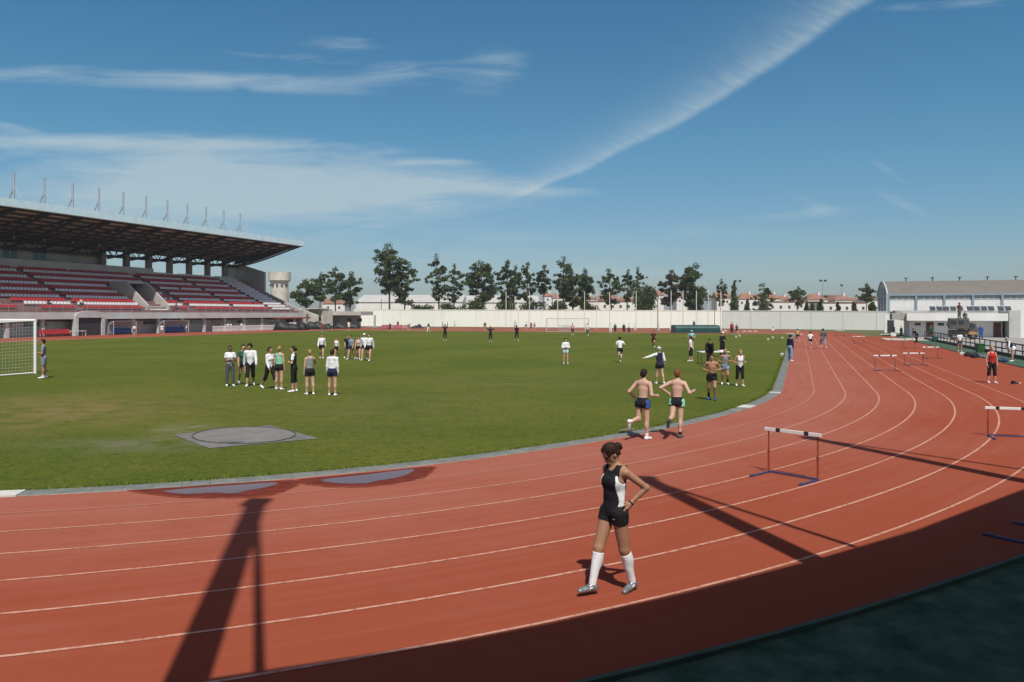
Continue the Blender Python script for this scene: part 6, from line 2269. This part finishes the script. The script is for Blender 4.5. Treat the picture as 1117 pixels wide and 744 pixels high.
# far athletes, small in the picture
FAR = [
    (425.5, 361.5, 352.5, 170, 'walk', 'navy', 'capri', 'black', 'far athlete in dark clothes before the pink mats'),
    (434, 358.6, 350, 180, 'stand', 'black', 'capri', 'black', 'far person in black behind the pink mats'),
    (467.5, 362, 352, 200, 'walk2', 'black', 'pants', 'white', 'far athlete in black top and white trousers right of the dark heap'),
    (445, 359.8, 353.5, 120, 'bend', 'dgrey', 'shorts', 'black', 'far person bending at the right end of the pink mats'),
    (496, 357.5, 350, 180, 'stand', 'white', 'shorts', 'white', 'tiny white clad person against the wall between the dark pair'),
    (529, 361.3, 351, 180, 'stand', 'maroon', 'shorts', 'grey', 'far person in dark red left of the far goal'),
    (574, 359.2, 352, 170, 'stand', 'white', 'shorts', 'navy', 'far athlete in white, left of three by the wall'),
    (579.3, 359.8, 351.5, 170, 'walk', 'maroon', 'capri', 'black', 'far athlete in dark red, middle of three by the wall'),
    (583, 359.6, 351.5, 190, 'stand', 'pink', 'shorts', 'black', 'far athlete in pink, right of three by the wall'),
    (562, 360, 350, 180, 'stand', 'lblue', 'shorts', 'lblue', 'far person in pale blue behind the walking athlete in black'),
    (624.5, 365.5, 352.3, 160, 'stand', 'pink', 'capri', 'black', 'far person in beige top and black leggings in front of the far goal'),
    (641, 366.4, 352.8, 190, 'walk', 'white', 'capri', 'dgreen', 'far athlete in white and green by the right far goal post'),
    (666, 363.2, 352.6, 180, 'stand', 'white', 'pants', 'white', 'far person in white trousers and dark hair, first of four'),
    (671, 363, 352.8, 180, 'stand', 'dgreen', 'pants', 'black', 'far person in dark green and black, second of four'),
    (680.5, 363.3, 353, 180, 'stand', 'black', 'pants', 'black', 'far person all in black, third of four'),
    (686, 363.5, 353, 180, 'stand', 'white', 'pants', 'navy', 'far person in white top and navy trousers, last of four'),
    (757, 358.5, 349.5, 180, 'stand', 'dgrey', 'pants', 'black', 'person in dark clothes behind the green landing mat'),
    (798.3, 364.5, 351, 190, 'stand', 'red', 'pants', 'black', 'far person in red top beyond the timing table'),
    (803.5, 366, 353.5, 170, 'walk', 'maroon', 'shorts', 'black', 'far person in brown beside the one in red top'),
    (843, 363, 356, 180, 'sit', 'white', 'shorts', 'black', 'far person in white sitting by the wall beyond the bend'),
]
for (x, yf, yt, psi, po, tc_, bk_, bc_, lb) in FAR:
    tk = 'long' if bk_ == 'pants' else 'tee'
    if po == 'sit':
        person(gp(x, yf), 1.72, psi, 'sit', (tk, tc_), (bk_, bc_), ('short', 'dark'), 'tan', 'white', label=lb, pz=dict(seat=.16, tf=(75, 75), kn=(120, 118)))
    else:
        pp(x, yf, yt, psi, po, lb, top=(tk, tc_), bot=(bk_, bc_), hair=('short', 'dark'), sk='tan' if 'black' in tc_ else 'fair', lim=(1.55, 1.85))
# right: on the straight and by the railing
pp(862, 393.8, 365, 60, 'stand', 'man in navy jacket and pale jeans standing on the kerb of the straight', top=('long', 'navy'), bot=('pants', 'jeans'), hair=('short', 'black'), sk='tan', sock=None)
pp(870.3, 373, 358.2, 0, 'run', 'runner in yellow top and black shorts, leftmost of three running away', top=('tank', 'yellow'), bot=('shorts', 'black'), hair=('short', 'dark'), sk='tan')
pp(884, 379.5, 361, 2, 'run2', 'runner in white shirt and black shorts, middle of three running away', top=('tee', 'white'), bot=('shorts', 'black'), hair=('short', 'black'))
pp(898, 380.6, 357.8, 5, 'run', 'runner in dark jacket and purple grey shorts, rightmost of three running away', top=('long', 'dgrey'), bot=('capri', 'bluegrey'), hair=('short', 'black'), sk='tan')
pp(1082, 418, 377.5, 185, 'hips', 'blond woman in red sleeveless top and black capri leggings on the right of the track', top=('tank', 'red'), bot=('capri', 'black'), hair=('pony', 'blond'), sex='f', pz=dict(ua=((.30, -.10, -1), (.30, -.10, -1)), fa=((-.1, .2, -1), (-.1, .2, -1))))
p = gp(1105, 394.5)
person(p, 1.75, 285, 'bend', ('long', 'white'), ('shorts', 'white'), ('short', 'grey'), 'fair', 'white', label='man in white and navy bending over the bags at the railing', vest='navy', pz=dict(lean=38))
pp(1047, 383.8, 362, 5, 'stand', 'person in white shirt and dark shorts leaning on the railing, back to us', top=('tee', 'white'), bot=('shorts', 'dgrey'), hair=('short', 'dark'), sk='tan')
p = gp(1000, 373.8)
person(p, 1.72, 260, 'bend', ('long', 'black'), ('pants', 'black'), ('short', 'black'), 'fair', 'black', label='person in black bending forward beside the railing', pz=dict(lean=45))
pp(1015.3, 368.4, 354.5, 180, 'stand', 'person in dark green clothes by the brown door', top=('long', 'dgreen'), bot=('pants', 'black'), hair=('short', 'dark'), lim=(1.5, 1.8))
pp(983, 368, 356, 160, 'stand', 'person in dark clothes in the shade of the grey side canopy', top=('long', 'black'), bot=('pants', 'black'), hair=('short', 'dark'), lim=(1.4, 1.8))
pp(974.8, 365.5, 356, 180, 'stand', 'person standing behind the white crate', top=('tee', 'grey'), bot=('pants', 'dgrey'), hair=('short', 'brown'), lim=(1.4, 1.7))
pp(1070, 370.5, 354, 200, 'stand', 'man in blue overalls at the back of the dark truck', top=('long', 'blue'), bot=('pants', 'blue'), hair=('short', 'black'), lim=(1.5, 1.85))
pt = Vector((tp.x - .08, tp.y + .75, 2.62))
person(pt, 1.95, 150, 'hips', ('tee', 'maroon'), ('pants', 'dgrey'), ('short', 'dark'), 'brown', 'black', label='person in dark clothes standing on the roof of the dark truck')
person(Vector((tp.x + .62, tp.y + .8, 2.6)), 1.7, 200, 'sit', ('long', 'dgrey'), ('pants', 'dgrey'), ('short', 'dark'), 'tan', 'black', label='person sitting on the roof edge of the dark truck', pz=dict(seat=.14, tf=(88, 80), kn=(60, 95)))
p = wp(1109, 350, 104)
person(Vector((p.x, p.y - .2, 1.75)), 1.7, 190, 'walk', ('tee', 'pink'), ('shorts', 'maroon'), ('short', 'dark'), 'tan', 'white', label='person in pale pink on the landing by the dark red door, right edge')
mb = MB(); mb.box((0, 0, .87), (2.2, 1.4, 1.74)); mb.box((0, -.55, 2.3), (2.2, .05, .05)); mb.box((-1, -.55, 2.0), (.05, .05, .6)); mb.box((1, -.55, 2.0), (.05, .05, .6))
o = mb.build('door_landing', m_conc); o.location = (p.x, p.y - .2, 0); tag(o, 'raised concrete landing with a handrail under the person in pale pink', 'landing')
# people along the grandstand
for (x, yf, yt, psi, tc_, bc_, lb) in [(146.5, 365.8, 356, 180, 'white', 'navy', 'person in white walking before the grandstand, between the two sheltered benches'), (176.5, 364.8, 355.5, 150, 'white', 'white', 'person in white by the longer sheltered bench'),
                                       (203, 362.6, 353.3, 180, 'white', 'white', 'person in white between sheltered bench and picket barrier'), (197, 362.9, 354, 160, 'dgrey', 'black', 'person in dark grey beside the one in white before the barrier'),
                                       (239, 361.5, 353, 180, 'dgrey', 'black', 'person in dark clothes at the picket barrier, leftmost of five'), (248.5, 361.5, 353.2, 190, 'white', 'black', 'person in white shirt at the picket barrier, second of five'),
                                       (251.8, 361.4, 353.4, 170, 'lblue', 'black', 'person in pale shirt at the picket barrier, middle of five'), (258, 361.2, 353, 180, 'dgrey', 'dgrey', 'person in grey at the picket barrier, fourth of five'),
                                       (263.5, 361, 353, 180, 'white', 'navy', 'person in white shirt at the picket barrier, rightmost of five'), (351, 362.5, 352.8, 180, 'red', 'black', 'person in faded red before the green tarpaulin stack'),
                                       (380.5, 361, 350, 180, 'white', 'white', 'person all in white before the black netting heap'), (362, 360.3, 353, 190, 'white', 'black', 'person in white crouching between the two tarpaulin stacks')]:
    pp(x, yf, yt, psi, 'stand' if 'crouch' not in lb else 'bend', lb, top=('tee', tc_), bot=('shorts' if bc_ != 'dgrey' else 'pants', bc_), hair=('short', 'dark'), sk='tan', lim=(1.55, 1.8))
for (a, row, tc_, lb) in [(83.5, 1, 'maroon', 'spectator in dark red sitting above the tunnel'), (88.8, 1, 'white', 'spectator in white sitting to the right of the one above the tunnel'), (106.2, 0, 'dgrey', 'spectator in grey sitting right of the stair entrance')]:
    q = AS(a, BF - .5 - TR * row - .5, H0 + RI * (row + 1))
    person(q, 1.7, math.degrees(math.pi / 2 + PHI), 'sit', ('tee', tc_), ('pants', 'navy'), ('short', 'dark'), 'tan', 'white', label=lb, pz=dict(seat=.44))

# ------------------------------------------------------------------ the woman in black, in front
def details(L):
    hs = L['hs']; chest = L['chest']; T = L['T']; body = L['body']; pel = L['pel']; Pm = L['Pm']; hl = L['hl']; Hm = L['Hm']
    vox = L['vox']; torso = L['torso']
    # white panels down the sides of the top
    for sg in (-1, 1):
        pr = torso(.0145 * hs / 1.7, .03)
        keep = []
        for o in pr:
            if o.t == 'e':
                o.cuts = ((pel + Pm @ V3(0, 0, .045) * hs, -(Pm @ V3(0, 0, 1))), (chest(sg * .060, 0, .15), T @ nv(V3(-sg, .18, -.10))), (chest(sg * .06, .060, .2), T @ nv(V3(0, 1, .1))), (chest(0, -.012, 0), T @ nv(V3(0, -1, 0))))
                keep.append(o)
        keep.append(ell(chest(sg * .098, 0, .240), np.array([.035, .080, .056]) * hs, T, 0, sub=True))
        try:
            mesh_obj('side_panel', keep, vox, cloth('white'), L['shirt'], 1)
        except Exception as ex:
            print('panel', ex)
    # small pale marks on chest and shorts
    mk = mat('mark_grey', (.45, .46, .48), .5, 0)
    def mark(c, M, nm, s):
        m = MB()
        pts = [(-.010, .003), (-.006, -.002), (0, -.004), (.014, .005), (.001, -.001), (-.005, .001)]
        m.prism([c + M @ V3(x * s, 0, y * s) for x, y in pts], M @ V3(0, .003, 0))
        m.build(nm, mk, body)
    mark(chest(-.012, .066, .222), T, 'chest_mark', 1.4)
    mark(pel + Pm @ V3(-.060, .058, -.040) * hs, Pm @ rz(R(38)), 'shorts_mark', 1.3)
    # lips, brows
    mesh_obj('lips', [cap(hl(-.009, .0525, -.0365), hl(.009, .0525, -.0365), .0042 * hs, None, .002), cap(hl(-.007, .0525, -.0415), hl(.007, .0525, -.0415), .0045 * hs, None, .002)], .004, mat('lips', (.24, .085, .07), .5, .05), body)
    # dark red heel tabs and black soles
    for i in (0, 1):
        h_, t_ = L['heel'][i], L['toe'][i]
        d = nv(t_ - h_)
        mesh_obj('heel_tab', [cap(h_ - d * .002, h_ + d * .012 + V3(0, 0, .018), .0245 * hs + .0015, .0235 * hs + .001, .006, ((h_ + d * .014, d),))], .006, mat('heel_red', (.22, .02, .03), .5, .1), body)
        mesh_obj('sole', [cap(h_, t_, .0245 * hs + .002, .0155 * hs + .006, .006, ((h_ - V3(0, 0, .0245 * hs - .012), nv(np.cross(V3(d[1], -d[0], 0), d))),))], .006, mat('sole_dark', (.03, .03, .03), .7, .1), body)
    # shoes: white flash on the side, dark laces
    for i in (0, 1):
        h_, t_ = L['heel'][i], L['toe'][i]; d = t_ - h_; u = nv(d); up = V3(0, 0, 1); up = nv(up - u * (up @ u)); s = np.cross(u, up)
        for sg in (-1, 1):
            a = h_ + d * .28 + s * sg * .026 * hs / 1.7 * 1.45 + up * .018; b = h_ + d * .82 + s * sg * .0195 * hs / 1.7 * 1.45 - up * .002
            mesh_obj('shoe_flash', [cap(a, b, .010, .005, .002)], .004, cloth('white'), body)
        mesh_obj('laces', [cap(h_ + d * (.42 + .09 * k) - s * .012 + up * (.040 - .006 * k), h_ + d * (.42 + .09 * k) + s * .012 + up * (.040 - .006 * k), .006, None, .002) for k in range(4)], .004, cloth('black'), body)
    # loose strands swept back to the knot
    r_ = random.Random(5); m = MB()
    for k in range(170):
        th = r_.uniform(-1.9, 1.9); ph = r_.uniform(.15, 1.25)
        pts = []
        lift = r_.uniform(.0002, .0022) + (r_.random() < .08) * r_.uniform(.002, .005)
        for j in range(6):
            t = j / 5
            y = .040 - .115 * t; a = th * (1 - .75 * t)
            rr = math.sqrt(max(.05, 1 - ((y + .007) / .068) ** 2)) if t < .8 else .45
            pts.append(hl(math.sin(a) * (.050 + lift) * rr, y, .018 + math.cos(a) * (.0585 + lift) * rr - .012 * t))
        for j in range(5): m.tube(pts[j], pts[j + 1], .0013, .0011, 4, cap=False)
    for k in range(14):
        a0 = hl(r_.uniform(-.02, .02), -.078 + r_.uniform(-.012, .01), r_.uniform(-.018, .03)); a1 = a0 + Hm @ V3(r_.gauss(0, .018), -abs(r_.gauss(.015, .012)), r_.gauss(-.004, .018)) * hs * .6
        m.tube(a0, a1, .0018, .0008, 4, cap=False)
    m.build('hair_strands', hairm('brown'), body)
    # watch on the left wrist
    w, e = L['wr'][0], L['el_'][0]
    d = nv(w - e)
    mesh_obj('watch', [cap(w - d * .012, w + d * .010, .021 * hs, None, .003, ((w - d * .012, -d), (w + d * .010, d)))], .004, mat('watch_black', (.02, .02, .02), .4, 0), body)


CLO['silver'] = (0.21, 0.22, 0.23)
mat('cloth_silver', CLO['silver'], 0.32, 0.25, 18, 0.2, 30, metal=.35, spec=.5)
fp_ = gp(669.5, 645.8)
W_ = person(fp_, 1.73, 233, 'walk', ('tank', 'black', -.02), ('briefs', 'black'), ('bun', 'brown'), 'tan', 'silver', 'knee_white', 'f',
            'dark haired woman in black kit and white knee socks walking, hand on her hip', vox=.0062, head=(36, -17), extra=details,
            pz=dict(tf=(-10, 21), kn=(8, 7), ab=(1, 0), lean=-4, fp=(8, -3), ua=((.50, -.98, -.72), (.42, -.5, -.80)), fa=((-.42, .62, -.80), (-.45, .45, -.75)),
                    grip=(.15, .3), hdir=((.05, .55, -.62), None), palm=((.9, .2, .1), None)))
